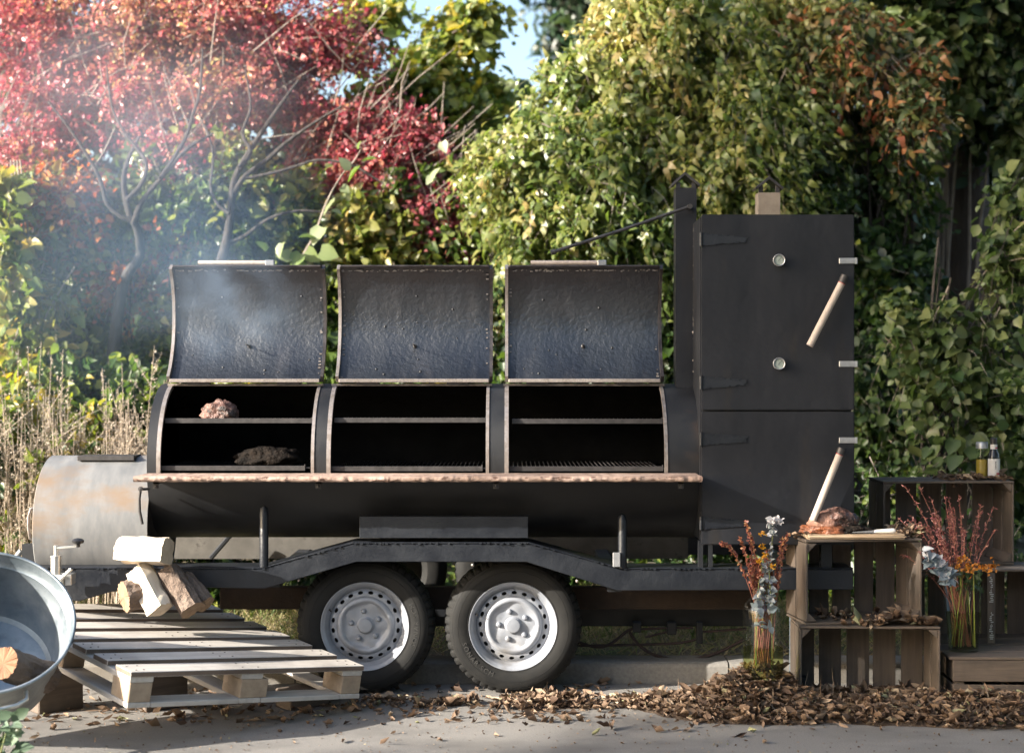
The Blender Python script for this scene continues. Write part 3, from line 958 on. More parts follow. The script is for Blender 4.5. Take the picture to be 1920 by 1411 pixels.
for pa, pb, pt in ((1306, 1317, 1205), (1250, 1268, 1188), (1186, 1202, 1184)):
    MB().box(XP(pa, d), XP(pb, d), d - .02, d + .03, ZP(pt, d), ZP(1165, d)).build('cable_bracket', M_BLACK, TR, bevel=.004)

# wheels
TYRE_R, TYRE_W, RIM_R = .3085, .185, .197


def make_wheel(cx, cy, cz, flip=1):
    n = 192
    ax = Vector((0, 1, 0))
    prof = [(.176, .03), (.186, .010), (.197, .003), (.212, -.003), (.238, -.008), (.262, -.006), (.274, .000), (.281, .004), (.283, .0085), (.291, .014), (.301, .025), (.306, .040), (.3085, .048), (.3085, .064), (.302, .065), (.302, .071), (.3085, .072), (.3085, .112), (.302, .113), (.302, .119), (.3085, .120), (.3085, .137), (.306, .145), (.301, .160), (.283, .178), (.25, .190), (.21, .188), (.180, .16)]
    vs, fs = [], []
    for i, (r, h) in enumerate(prof):
        for j in range(n):
            a = 2 * PI * j / n
            rr = r
            if 9 <= i <= 13 or 19 <= i <= 22:
                rr = r - (.0075 if j % 4 == 0 else 0)
            elif i in (16, 17):
                rr = r - (.006 if (j + 2) % 6 == 0 else 0)
            elif i == 7 and j % 4:
                rr = r + .001
            vs.append((rr * math.cos(a), h * flip, rr * math.sin(a)))
    for i in range(len(prof) - 1):
        for j in range(n):
            q = (i * n + j, i * n + (j + 1) % n, (i + 1) * n + (j + 1) % n, (i + 1) * n + j)
            fs.append(q if flip > 0 else q[::-1])
    w = MB().add(vs, fs).build('wheel', M_RUBBER, TR, smooth=28)
    w.location = (cx, cy, cz)
    # moulded rings on the sidewall
    mb = MB()
    for r, h in ((.2035, .0008), (.246, -.0068), (.2705, -.001)):
        mb.lathe([(r - .0012, h), (r, h - .0016), (r + .0012, h)], (0, 0, 0), (0, 1, 0), 96)
    mb.build('sidewall_rings', M_RUBBER, w, smooth=60, local=True)
    # pressed steel rim; the slots are real holes
    P = [(.1965, .012), (.1985, .004), (.1965, -.001), (.193, .000), (.1905, .004), (.183, .008), (.178, .014), (.1755, .022), (.168, .030), (.1655, .040), (.1635, .046)]
    mb = MB().lathe(P, (0, 0, 0), (0, 1, 0), 120)

    def ring(u):          # u 0..1 over the slotted band
        r = .1635 - .0335 * u
        return r, .046 - .004 * math.sin(u * PI) - .010 * u
    NH = 20
    for k in range(NH):
        a0, a1 = 2 * PI * k / NH, 2 * PI * (k + 1) / NH
        am, ha = (a0 + a1) / 2, (a1 - a0) / 2
        outer, innr, deep = [], [], []
        M_ = 16
        for q in range(M_):
            t = 2 * PI * q / M_
            c, s = math.cos(t), math.sin(t)
            sc = 1 / max(abs(c), abs(s))
            for lst, uu, vv, dd in ((outer, .5 + .5 * c * sc, s * sc, 0), (innr, .5 + .23 * c, .52 * s, 0), (deep, .5 + .21 * c, .50 * s, .007)):
                r, h = ring(uu)
                aa = am + ha * vv
                lst.append((r * math.cos(aa), h + dd, r * math.sin(aa)))
        fs = [(q, (q + 1) % M_, M_ + (q + 1) % M_, M_ + q) for q in range(M_)] + [(M_ + q, M_ + (q + 1) % M_, 2 * M_ + (q + 1) % M_, 2 * M_ + q) for q in range(M_)]
        mb.add(outer + innr + deep, fs)
    # pressed centre with five humps
    rr = [(.130, .036), (.126, .029), (.120, .024), (.113, .023), (.107, .026), (.100, .034), (.088, .040), (.075, .041), (.062, .039), (.050, .037), (.040, .036), (.0, .036)]
    n2 = 100
    vs, fs = [], []
    for i, (r, h) in enumerate(rr):
        for j in range(n2):
            a = 2 * PI * j / n2
            hh = h
            rq = r
            if .095 < r < .125:
                rq = r * (1 - .035 * (1 - math.cos(5 * a)) * .5)
            if .06 < r < .1:
                hh -= .007 * (.5 + .5 * math.cos(5 * a)) * math.exp(-((r - .08) / .015) ** 2)
            vs.append((rq * math.cos(a), hh, rq * math.sin(a)))
    for i in range(len(rr) - 1):
        for j in range(n2):
            fs.append((i * n2 + j, i * n2 + (j + 1) % n2, (i + 1) * n2 + (j + 1) % n2, (i + 1) * n2 + j))
    mb.add(vs, fs)
    rim = mb.build('rim', M_RIM, w, smooth=40, local=True)
    MB().lathe([(.176, .075), (0, .075)], (0, 0, 0), (0, 1, 0), 40).build('brake_drum', M_HOLE, w, local=True)
    for k in range(5):
        a = 2 * PI * k / 5 + .45
        MB().lathe([(.0125, .001), (.0125, -.004), (.0095, -.011), (.006, -.0145), (0, -.0155)], (.064 * math.cos(a), .038, .064 * math.sin(a)), (0, 1, 0), 12).build('wheel_bolt', M_RIM, w, smooth=35, local=True)
    MB().lathe([(.039, .001), (.038, -.006), (.034, -.008), (.033, -.012), (.029, -.016), (.012, -.018), (0, -.018)], (0, .037, 0), (0, 1, 0), 36).build('hub_cap', M_RIM, w, smooth=35, local=True)
    a = 2.72
    MB().tube([(.176 * math.cos(a), .03, .176 * math.sin(a)), (.166 * math.cos(a), .004, .166 * math.sin(a))], [.0045, .0035], 8).build('valve', M_RACK, w, smooth=40, local=True)
    return w


def tyre_text(w, text, a_mid, r=.2255, size=.030):
    cu = bpy.data.curves.new('lettering', 'FONT')
    cu.body = text
    cu.size = size
    cu.extrude = .0012
    cu.align_x = 'CENTER'
    cu.space_character = 1.25
    cu.resolution_u = 2
    o = bpy.data.objects.new('lettering', cu)
    COL.objects.link(o)
    dg = bpy.context.evaluated_depsgraph_get()
    me = bpy.data.meshes.new_from_object(o.evaluated_get(dg))
    bpy.data.objects.remove(o)
    me.name = 'tyre_lettering'
    for v in me.vertices:
        x, y, z = v.co
        rr = r + .004 - y + size * .35
        a = a_mid + x / r
        h = -.0055 - .0012 - z if True else 0
        v.co = (rr * math.cos(a), h, rr * math.sin(a))
    me.materials.clear()
    me.materials.append(mat('scuffed_rubber', (.055, .053, .050), (.035, .034, .032), rough=.7, scale=60))
    return link('tyre_lettering', me, w, local=True)


wz = .302
W1 = make_wheel(XP(684, WHEEL_Y), WHEEL_Y, wz)
W2 = make_wheel(XP(962, WHEEL_Y), WHEEL_Y, wz)
tyre_text(W2, 'SONAR SCM', math.radians(216))
tyre_text(W1, 'SONAR SCM', math.radians(2))
for s_ in (W1, W2):
    fw = s_.copy()
    COL.objects.link(fw)
    fw.location = (s_.location.x, 8.62, wz + .09)
    fw.rotation_euler = (0, 0, PI)
    for c in list(s_.children):
        cc = c.copy()
        COL.objects.link(cc)
        cc.parent = fw
W2.rotation_euler = (0, -.12, 0)

# ------------------------------------------------------------------ meat in the smoker
def lump(name, c, rx, ry, rz, m, label=None, cat=None, seed=0, amp=.25, sub=4, parent=None, flat=.35, rot=0):
    bm = bmesh.new()
    bmesh.ops.create_icosphere(bm, subdivisions=sub, radius=1)
    for v in bm.verts:
        p = v.co.copy()
        k = 1 + amp * mnoise.noise(p * 1.6 + Vector((seed * 7.1, 0, 0))) + amp * .6 * mnoise.noise(p * 4.5 + Vector((seed, 3, 0))) + amp * .35 * mnoise.noise(p * 11 + Vector((seed, 3, 9)))
        p = p * k
        if p.z < -flat:
            p.z = -flat + (p.z + flat) * .1
        v.co = Vector((p.x * rx, p.y * ry, (p.z + flat) * rz))
    me = bpy.data.meshes.new(name)
    bm.to_mesh(me)
    bm.free()
    me.polygons.foreach_set('use_smooth', [True] * len(me.polygons))
    me.materials.append(m)
    o = link(name, me, parent)
    o.location = c
    o.rotation_euler = (0, 0, rot)
    if label:
        tag(o, label, cat)
    return o


p = W(413, 787, 7.16)
lump('smoked_roast', (p.x, 7.16, ZP(788, 7.10) + .010), .076, .06, .056, M_MEAT, 'crusty reddish brown roast on the upper rack of the left smoker opening', 'meat', 1, .3)
lump('smoked_roast', (XP(505, 7.22), 7.20, ZP(877, 7.03) + .008), .145, .09, .060, M_MEATDARK, 'dark charred roast lying low on the bottom rack of the left smoker opening', 'meat', 2, .3)

# ------------------------------------------------------------------ pallet
def rot_abc(a, b, c):
    return Matrix.Rotation(a, 4, 'Z') @ Matrix.Rotation(b, 4, 'X') @ Matrix.Rotation(c, 4, 'Y')


PM = Matrix.Translation((-1.450, 6.020, .1656)) @ rot_abc(.7116, .098, .0975)
PAL = thing('pallet', 'weathered wooden pallet lying askew in front of the trailer with firewood on it', 'pallet')
PAL.matrix_basis = PM
PL, PP, PN = 1.081, .190, 7
PD = PP * (PN - 1) + .128
for k in range(PN):
    y0 = PP * k
    w = .124 + rnd(-.004, .004)
    mb = MB()
    dz = rnd(-.001, .001)
    mb.box(rnd(-.004, .004), PL + rnd(-.006, .004), y0, y0 + w, .118 + dz, .139 + dz)
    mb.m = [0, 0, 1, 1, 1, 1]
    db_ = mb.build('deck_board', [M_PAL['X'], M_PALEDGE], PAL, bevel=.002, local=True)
    nm_ = MB()
    for xx in (.03, .07, PL / 2 - .03, PL / 2 + .03, PL - .07, PL - .03):
        for yy in (.03, w - .03):
            nm_.lathe([(.0042, 0), (.0035, .0012), (0, .0014)], (xx + rnd(-.004, .004), y0 + yy + rnd(-.005, .005), .139 + dz), (0, 0, 1), 7)
    tag(nm_.build('nails', M_RUST, db_, local=True), kind='stuff')
for k, x in enumerate((0, PL / 2 - .05, PL - .1)):
    MB().box(x, x + .1, .004, PD - .004, .0965, .1175).build('stringer_board', M_PAL['Y'], PAL, bevel=.002, local=True)
    MB().box(x, x + .1, 0, PD, 0, .020).build('bottom_board', M_PAL['Y'], PAL, bevel=.003, local=True)
    for j, y in enumerate((.003, PD / 2 - .07, PD - .143)):
        wx = .1 if k != 1 else .13
        MB().box(x + .002, x + wx - .002, y, y + .14, .0205, .096).build('block', M_PALB, PAL, bevel=.003, local=True)
for y in (.0, PD - .1):
    MB().box(.102, PL / 2 - .052, y, y + .1, 0, .0195).box(PL / 2 + .052, PL - .102, y, y + .1, 0, .0195).build('bottom_board', M_PAL['X'], PAL, bevel=.002, local=True)
# blocks of old timber the pallet rests on
for lab, u_, v_ in (('dark timber block under the middle of the wooden pallet', .50, .66), ('dark timber block under the left side of the wooden pallet', .14, .92), ('dark timber block under the right end of the wooden pallet', .98, .28)):
    c = PM @ Vector((u_, v_, 0))
    tm = thing('timber_block', lab, 'timber', (c.x, c.y, 0), (0, 0, .71))
    hz = min((PM @ Vector((u_ + a, v_ + b, 0))).z for a in (-.10, .10) for b in (-.06, .06)) - .002
    MB().box(-.10, .10, -.06, .06, 0, hz).build('block', M_CR['X'], tm, bevel=.004, local=True)


def on_deck(px, py, h=.139):
    """where a line of sight through a pixel meets the pallet deck"""
    inv = PM.inverted()
    o = inv @ Vector((0, 0, CAM_H))
    d_ = (inv.to_3x3() @ (W(px, py, 1) - Vector((0, 0, CAM_H))))
    t = (h - o.z) / d_.z
    return PM @ (o + d_ * t)


# ------------------------------------------------------------------ firewood
def make_log(near, far, prof, mats, label, roll=0., seed=0, name='firewood_log'):
    """prof: list of (x, y, material index of the face that follows); near end cut faces us"""
    near, far = Vector(near), Vector(far)
    ax = far - near
    ln_ = ax.length
    K = 22
    g = random.Random(seed)
    vs, fs, ms = [], [], []
    # refine outline
    pr = []
    for i, (x, y, mi) in enumerate(prof):
        x2, y2, _ = prof[(i + 1) % len(prof)]
        for q in range(6):
            t = q / 6
            pr.append((x + (x2 - x) * t, y + (y2 - y) * t, mi))
    n = len(pr)
    for k in range(K + 1):
        for i, (x, y, mi) in enumerate(pr):
            am = .006 if mi == 0 else .0025
            nn = mnoise.noise(Vector((x * 55, y * 55, k * .30 + seed * 5))) + .3 * mnoise.noise(Vector((x * 110, y * 110, k * .5 + seed)))
            n2 = mnoise.noise(Vector((x * 14 + seed, y * 14, k * .16)))
            f = 1 + (nn * am * .9 + n2 * .008) / max(.03, math.hypot(x, y))
            vs.append((x * f, y * f, ln_ * k / K + (g.gauss(0, .0015) if k in (0, K) else 0)))
    for k in range(K):
        for i in range(n):
            fs.append((k * n + i, k * n + (i + 1) % n, (k + 1) * n + (i + 1) % n, (k + 1) * n + i))
            ms.append(pr[i][2])
    mb = MB()
    mb.v, mb.f, mb.m = vs, fs, ms
    mb.add([vs[i] for i in range(n)] + [(0, 0, -.001)], [(i, (i + 1) % n, n) for i in range(n)], 2)
    o0 = K * n
    mb.add([vs[o0 + i] for i in range(n)] + [(0, 0, ln_ + .001)], [(i, (i + 1) % n, n) for i in range(n)], 2)
    o = mb.build(name, mats, smooth=35)
    q = ax.to_track_quat('Z', 'Y')
    o.rotation_mode = 'QUATERNION'
    from mathutils import Quaternion
    o.rotation_quaternion = q @ Quaternion((0, 0, 1), roll)
    o.location = near
    return tag(o, label, 'firewood', 'split firewood logs')


def circ(r, n=14, mi=0, sq=1.):
    return [(r * math.cos(2 * PI * i / n), sq * r * math.sin(2 * PI * i / n), mi) for i in range(n)]


MWOOD = [M_BARK, M_SPLIT, M_END]
pn = (PM.to_3x3() @ Vector((0, 0, 1))).normalized()
ND = 6.78
a = W(232, 1119, ND)
make_log(a, a + Vector((.16, .10, .03)), circ(.073, 14, 0, .92), MWOOD, 'short round bark covered log at the left end of the firewood on the pallet', seed=1)
a = W(303, 1143, ND - .03)
make_log(a, W(262, 1066, ND + .05), [(-.045, -.045, 1), (.045, -.046, 1), (.048, .035, 1), (0, .05, 1), (-.047, .036, 1)], [M_BARK, M_SPLITPALE, M_ENDPALE], 'pale bare split log leaning up in the middle of the firewood stack', roll=.25, seed=2)
a = W(362, 1142, ND)
make_log(a, W(314, 1068, ND + .07), [(-.055, -.045, 1), (.0, -.058, 0), (.055, -.03, 0), (.056, .03, 0), (.02, .050, 0), (-.048, .045, 1)], MWOOD, 'dark bark sided log leaning at the right of the pale split log', roll=.5, seed=3)
a = W(386, 1132, ND + .07)
make_log(a, W(345, 1085, ND + .13), circ(.044, 10, 0), MWOOD, 'dark log half hidden behind the leaning bark sided log', seed=4)
a = W(314, 1033, ND - .01)
make_log(a, W(226, 1029, ND + .04), [(-.060, -.052, 1), (.056, -.056, 1), (.058, .0, 0), (.04, .042, 0), (.0, .058, 1), (-.062, .052, 1)], [M_SPLITPALE, M_SPLITPALE, M_ENDPALE], 'bright cream split log lying across the top of the firewood stack', roll=.3, seed=5)

# ------------------------------------------------------------------ zinc tub
TC = Vector((XP(-32, 6.05), 6.05, ZP(1163, 6.05)))
tn = Vector((.25, -.64, .72)).normalized()
TUB = thing('zinc_tub', 'large galvanised zinc tub tipped back on the road beside the pallet', 'tub', (TC.x, TC.y, 0))
tw = Vector((1, 0, 0)) - tn * tn.x
tw.normalize()
mb = MB().lathe([(.335, 0), (.325, -.035), (.318, -.05), (.312, -.054), (.30, -.12), (.27, -.30), (.255, -.315), (0, -.32)], TC, tn, 80)
tb_in = mb.build('tub_inside', M_ZINC, TUB, smooth=35)
mb = MB().lathe([(.337, -.002), (.329, -.036), (.304, -.12), (.274, -.302), (.25, -.322), (0, -.325)], TC, tn, 80)
mb.build('tub_outside', M_ZINCOUT, TUB, smooth=35)
rp = []
u, w = tn.orthogonal().normalized(), None
w = tn.cross(u)
MB().tube([TC + (u * math.cos(t) + w * math.sin(t)) * .336 for t in np.linspace(0, 2 * PI, 81)], .0065, 8, caps=False).build('rolled_rim', M_ZINC, TUB, smooth=60)
# handle on the lower right of the rim
hd = (Vector((.30, -.35, -.6)) - tn * Vector((.30, -.35, -.6)).dot(tn)).normalized()
hs = tn.cross(hd)
hb = TC + hd * .33 - tn * .04
pts = [hb - hs * .075, hb - hs * .068 + hd * .035, hb - hs * .03 + hd * .05, hb + hs * .03 + hd * .05, hb + hs * .068 + hd * .035, hb + hs * .075]
MB().tube(pts, .009, 10).build('tub_handle', M_CHROME, TUB, smooth=60)
a = TC - tn * .14 + Vector((.045, -.13, .0))
lg = make_log(W(6, 1243, 5.98), W(6, 1243, 5.98) + Vector((.10, .24, -.10)), circ(.062, 14, 0), [M_BARK, M_SPLIT, M_ENDORANGE], 'log with an orange cut end lying inside the zinc tub', seed=6)

# ------------------------------------------------------------------ crates
def crate(label, loc, yaw, w, d, h, upright=False, planks=5, pw=.09, group='old wooden fruit crates', seed=0, mk=None):
    """local axes: x width, y depth (opening at y=0), z up; upright: opening at the top"""
    g = random.Random(seed)
    C = thing('wooden_crate', label, 'crate', loc, (0, 0, yaw), group)
    T = Matrix.Identity(4)
    X, Y, Z = M_CR['X'], M_CR['Y'], M_CR['Z']
    if upright:                      # depth axis becomes vertical
        def bx(n, x0, x1, y0, y1, z0, z1, m):
            MB().box(x0, x1, z0, z1, d - y1, d - y0).build(n, m, C, bevel=.002, local=True)
        Y, Z = Z, Y
    else:
        def bx(n, x0, x1, y0, y1, z0, z1, m):
            MB().box(x0, x1, y0, y1, z0, z1).build(n, m, C, bevel=.002, local=True)
    t = .010
    gap = (w - 2 * t - planks * pw) / (planks - 1) if planks > 1 else 0
    for k in range(planks):
        x0 = t + k * (pw + gap) + g.uniform(-.003, .003)
        bx('bottom_slat', x0, x0 + pw + g.uniform(-.004, .002), d - t + g.uniform(0, .002), d, .001, h - .001, Z)
    nb = 2
    bw = (d - .012 - .014) / nb
    for k in range(nb):
        y0 = k * (bw + .014)
        j = g.uniform(-.002, .002)
        bx('side_slat', 0, w, y0, y0 + bw, h - t + j, h + j, X)
        bx('side_slat', 0, w, y0, y0 + bw, -j, t - j, X)
    for k in range(nb):
        y0 = k * (bw + .014) + .001
        bx('end_slat', .0005, t, y0, y0 + bw - .002, t + .003, h - t - .003, Z)
        bx('end_slat', w - t, w - .0005, y0, y0 + bw - .002, t + .003, h - t - .003, Z)
    for sx in (0, 1):
        for sz in (0, 1):
            cx_, cz_ = (t + .0005 if sx == 0 else w - t - .0005), (t + .003 if sz == 0 else h - t - .003)
            dx, dz = (.04 if sx == 0 else -.04), (.04 if sz == 0 else -.04)
            poly_ = [(cx_, cz_), (cx_ + dx, cz_), (cx_, cz_ + dz)]
            mb = MB().extrude(poly_, .004, d - t - .002)
            if upright:
                mb.v = [(x, z, d - y) for x, y, z in mb.v]
            mb.build('corner_post', M_CR['Y' if not upright else 'Z'], C, bevel=.0015, local=True)
    return C


crate('crate with leaves on its top edge, bottom of the front stack of two', (1.222, 6.80, .005), -.03, .595, .29, .348, seed=1, planks=5, pw=.098)
cB = crate('crate under the cutting board, upper of the front stack of two', (XP(1511, 6.82), 6.82, .3565), .13, .518, .30, .358, seed=2, planks=5, pw=.088)
crate('crate holding up the bottle and jar, topmost at the back', (XP(1656, 7.28), 7.28, .556), .02, .60, .29, .383, seed=3, planks=5, pw=.098)
cD = crate('dark crate with white stencil marks between the topmost back crate and the low crate', (1.80, 7.13, .215), .0, .62, .30, .338, seed=4, planks=5, pw=.11)
crate('low crate lying on the ground under the tall glass vase', (1.875, 6.80, .004), -.04, .66, .205, .30, upright=True, seed=5, planks=5, pw=.11)
# a bottom tray board over the low crate, so things can stand on it
tray = thing('loose_board', 'dark loose board laid across the low crate under the vase', 'board', (1.86, 6.80, .211), (0, 0, -.04))
MB().box(0, .68, 0, .145, 0, .012).build('plank', M_CR['X'], tray, bevel=.002, local=True)
MB().box(0, .68, .155, .31, 0, .012).build('plank', M_CR['X'], tray, bevel=.002, local=True)
mb = MB()
g = random.Random(5)
for k in range(34):
    zz = .03 + .28 * k / 34
    if 14 < k < 20:
        continue
    mb.box(.335 - g.uniform(0, .010), .335 + g.uniform(0, .010), -.0045, -.0035, zz, zz + .004)
# stencil strokes sit on the right stile of the dark crate
st = mb.build('stencil_marks', mat('white_stencil_paint', (.5, .5, .48), rough=.8), cD, local=True)
MB().box(.318, .352, -.0035, .004, .012, .325).build('stile', M_CR['Z'], cD, local=True)

# ------------------------------------------------------------------ cutting board, meat, knife
zb = .3565 + .358 + .003
bdm = MB().box(-.215, .215, -.13, .13, 0, .021)
BD = bdm.build('cutting_board', M_BOARD, bevel=.008, seg=3, smooth=40)
BD.location = (XP(1593, 6.96), 6.965, zb)
BD.rotation_euler = (0, 0, .06)
tag(BD, 'thick pale wooden cutting board with sliced meat on the upper front crate', 'cutting board')
zt = zb + .0215
ms = thing('smoked_brisket', 'smoked brisket pieces stacked in a heap on the cutting board', 'meat', (XP(1570, 6.93), 6.93, zt))
lump('brisket_slab', (XP(1545, 6.93), 6.93, zt), .115, .075, .033, M_MEATORANGE, seed=11, amp=.28, parent=ms)
lump('brisket_slab', (XP(1595, 6.92), 6.92, zt), .095, .06, .026, M_MEATDARK, seed=12, amp=.35, parent=ms)
o = lump('brisket_chunk', (XP(1566, 6.94), 6.945, zt + .026), .100, .065, .062, M_MEAT, seed=13, amp=.22, parent=ms)
o = lump('sliced_face', (XP(1540, 6.92), 6.905, zt + .03), .062, .03, .044, M_MEATCUT, seed=14, amp=.15, parent=ms, rot=-.2)
kn = thing('carving_knife', 'knife with a white handle lying on the cutting board', 'knife', (XP(1655, 6.87), 6.87, zt), (0, 0, .04))
MB().tube([(-.035, 0, .010), (-.02, 0, .011), (.02, 0, .012), (.045, 0, .012), (.054, 0, .011)], [.006, .008, .010, .0125, .008], 10).build('handle', M_WHITE, kn, smooth=60, local=True)
MB().add([(-.035, -.001, .004), (-.035, -.001, .016), (-.17, -.001, .006), (-.035, .001, .004), (-.035, .001, .016), (-.17, .001, .006)], [(0, 1, 2), (3, 5, 4), (0, 3, 4, 1), (1, 4, 5, 2), (0, 2, 5, 3)]).build('blade', M_BLADE, kn, local=True)

# ------------------------------------------------------------------ bottles on the top crate
M_GLASS = glass_mat('clear_glass', (.93, .96, .945))
M_AMBER = mat('amber_liquid', (.34, .22, .03), (.42, .30, .05), rough=.25, scale=10)
zc = .556 + .383 + .002
yb_ = 7.42
jr = thing('glass_jar', 'small clear jar half full of amber oil on the top back crate', 'jar', (XP(1841, yb_), yb_, zc))
MB().lathe([(0, 0), (.027, 0), (.0285, .006), (.0285, .105), (.025, .125), (.025, .150), (.0265, .152), (.0265, .168)], (0, 0, 0), (0, 0, 1), 28).build('glass', M_GLASS, jr, smooth=35, local=True)
MB().lathe([(0, .003), (.026, .004), (.026, .088), (0, .088)], (0, 0, 0), (0, 0, 1), 28).build('oil', M_AMBER, jr, smooth=35, local=True)
MB().lathe([(.0278, .140), (.0278, .166), (.0255, .170), (0, .170)], (0, 0, 0), (0, 0, 1), 24).build('jar_lid', M_STEELPL, jr, smooth=35, local=True)
bt = thing('sauce_bottle', 'dark bottle with a white label standing beside the oil jar', 'bottle', (XP(1863, yb_ - .03), yb_ - .03, zc))
MB().lathe([(0, 0), (.026, 0), (.028, .006), (.028, .098), (.025, .115), (.016, .135), (.0145, .165), (.0145, .168)], (0, 0, 0), (0, 0, 1), 28).build('bottle_body', mat('dark_bottle', (.02, .022, .03), rough=.15), bt, smooth=35, local=True)
MB().lathe([(.016, .150), (.016, .186), (.012, .190), (0, .190)], (0, 0, 0), (0, 0, 1), 22).build('bottle_cap', M_PLASTIC, bt, smooth=35, local=True)


def wrap_label(z0, z1, r, a0, a1, m, name, par):
    n = 16
    vs = [(r * math.cos(a0 + (a1 - a0) * i / n), r * math.sin(a0 + (a1 - a0) * i / n), z) for z in (z0, z1) for i in range(n + 1)]
    return MB().add(vs, [(i, i + 1, n + 2 + i, n + 1 + i) for i in range(n)]).build(name, m, par, smooth=60, local=True, fixn=False)


M_PAPER = mat('paper_label', (.62, .60, .58), rough=.6)
M_REDP = mat('red_print', (.40, .04, .07), rough=.6)
M_INK = mat('black_print', (.05, .05, .06), rough=.6)
lb = wrap_label(.014, .094, .0284, -PI * .95, -.1, M_PAPER, 'bottle_label', bt)
wrap_label(.020, .030, .0287, -PI * .45, -.1, M_REDP, 'label_band', lb)
for k in range(6):
    wrap_label(.048 + k * .006, .0515 + k * .006, .0287, -PI * .5 - .05, -PI * .5 + .10 + .05 * (k % 2), M_INK, 'label_print', lb)
nl = wrap_label(.138, .160, .0166, -PI * .95, -.1, M_PAPER, 'neck_label', bt)
wrap_label(.140, .147, .0169, -PI * .45, -.1, M_REDP, 'label_band', nl)

# ------------------------------------------------------------------ glass jars with dried flowers
JX, JYY, JZ = XP(1431, 6.74), 6.74, .138
gj = thing('flower_jar', 'big clear glass jar of dried flowers standing in leaves before the trailer', 'jar', (JX, JYY, JZ))
MB().lathe([(0, 0), (.074, 0), (.084, .010), (.086, .03), (.086, .29), (.080, .318), (.055, .342), (.050, .350), (.050, .380), (.055, .386), (.053, .389), (.048, .386)], (0, 0, 0), (0, 0, 1), 48).build('glass', M_GLASS, gj, smooth=35, local=True)
M_WATER = glass_mat('stale_water', (.82, .84, .55), fres=1.2)
MB().lathe([(0, .008), (.0815, .012), (.0825, .03), (.0825, .135), (0, .135)], (0, 0, 0), (0, 0, 1), 48).build('water', M_WATER, gj, smooth=35, local=True)
VX, VY, VZ = XP(1806, 6.95), 6.95, .2245
gv = thing('glass_vase', 'tall flared clear glass vase of dried stems on the low crate', 'vase', (VX, VY, VZ))
MB().lathe([(0, 0), (.060, 0), (.064, .006), (.090, .285), (.092, .289), (.088, .289)], (0, 0, 0), (0, 0, 1), 40).build('glass', M_GLASS, gv, smooth=35, local=True)
MB().lathe([(0, .014), (.0605, .014), (.0735, .165), (0, .165)], (0, 0, 0), (0, 0, 1), 40).build('water', glass_mat('brown_water', (.80, .80, .66), fres=1.2), gv, smooth=35, local=True)

M_STEMG = mat('green_stem', (.10, .14, .04), (.18, .17, .06), rough=.7, scale=20)
M_STEMR = mat('red_dried_stem', (.24, .085, .06), (.34, .14, .09), rough=.8, scale=30)
LM_EUC = leaf_mat('eucalyptus_leaf', [(0, (.20, .24, .25)), (.5, (.30, .33, .35)), (1, (.46, .45, .47))], .2)
LM_SEED = leaf_mat('red_seed', [(0, (.22, .06, .05)), (.5, (.34, .12, .08)), (1, (.44, .24, .10))], .2)
LM_YEL = leaf_mat('yellow_petal', [(0, (.50, .24, .02)), (1, (.68, .38, .03))], .3)


def petals(name, par, P, D, sz, m, shape, seed, aspect=1., up=(0, -.6, .6)):
    g = np.random.default_rng(seed)
    P, D = np.array(P), np.array(D)
    n = len(P)
    U = np.array(up) + g.normal(size=(n, 3)) * .5
    V, F, k = leaves_geo(P, D, U, sz * g.uniform(.7, 1.3, n), shape, aspect)
    return np_mesh(name, V, F, m, par, np.repeat(g.random(n), k))


def seed_stem(par, a, mid, b, seed, frac=.5, sz=.016, m=None, dens=70, r=.0022, asp=1.):
    g = random.Random(seed)
    pts = [(1 - t) ** 2 * Vector(a) + 2 * t * (1 - t) * Vector(mid) + t * t * Vector(b) for t in [i_ / 13 for i_ in range(14)]]
    st = MB().tube(pts, [r] * 8 + [r * .8] * 6, 5).build('flower_stem', M_STEMR, par)
    P, D = [], []
    for k in range(dens):
        t = 1 - frac * g.random()
        i = min(12, int(t * 13))
        p = pts[i].lerp(pts[i + 1], t * 13 - i)
        dd = (pts[i + 1] - pts[i]).normalized()
        P.append(p + Vector((g.gauss(0, .002), g.gauss(0, .002), g.gauss(0, .002))))
        D.append(dd * .7 + Vector((g.gauss(0, .7), g.gauss(0, .7), g.gauss(0, .7))))
    tag(petals('seeds', st, P, D, sz, m or LM_SEED, LEAF_SIMPLE, seed, aspect=asp), kind='stuff')
    return st


B1 = thing('dried_bouquet', 'dried bouquet with silver leaves, orange seed spikes and yellow blooms in the jar', 'bouquet', (JX, JYY, JZ))
jb = lambda k: (JX + .04 * math.cos(k * 2.4), JYY + .04 * math.sin(k * 2.4), JZ + .03)
tips = [((1352, 1020), (1390, 1010)), ((1398, 978), (1420, 1040)), ((1388, 1008), (1408, 1060)), ((1405, 1000), (1425, 1050)), ((1468, 1010), (1455, 1070)), ((1478, 1000), (1455, 1060)), ((1440, 1030), (1440, 1080))]
for k, ((tx, ty), (mx_, my)) in enumerate(tips):
    seed_stem(B1, jb(k), W(mx_, my, 6.72), W(tx, ty, 6.70), 20 + k, .55, .013, dens=110)
for k in range(30):
    a = jb(k + 9)
    px, py = rnd(1405, 1465), rnd(1030, 1105)
    seed_stem(B1, a, W((px + 1432) / 2, 1110, 6.74), W(px, py, 6.70 + rnd(0, .08)), 60 + k, .35, .014, dens=30)
g = random.Random(8)
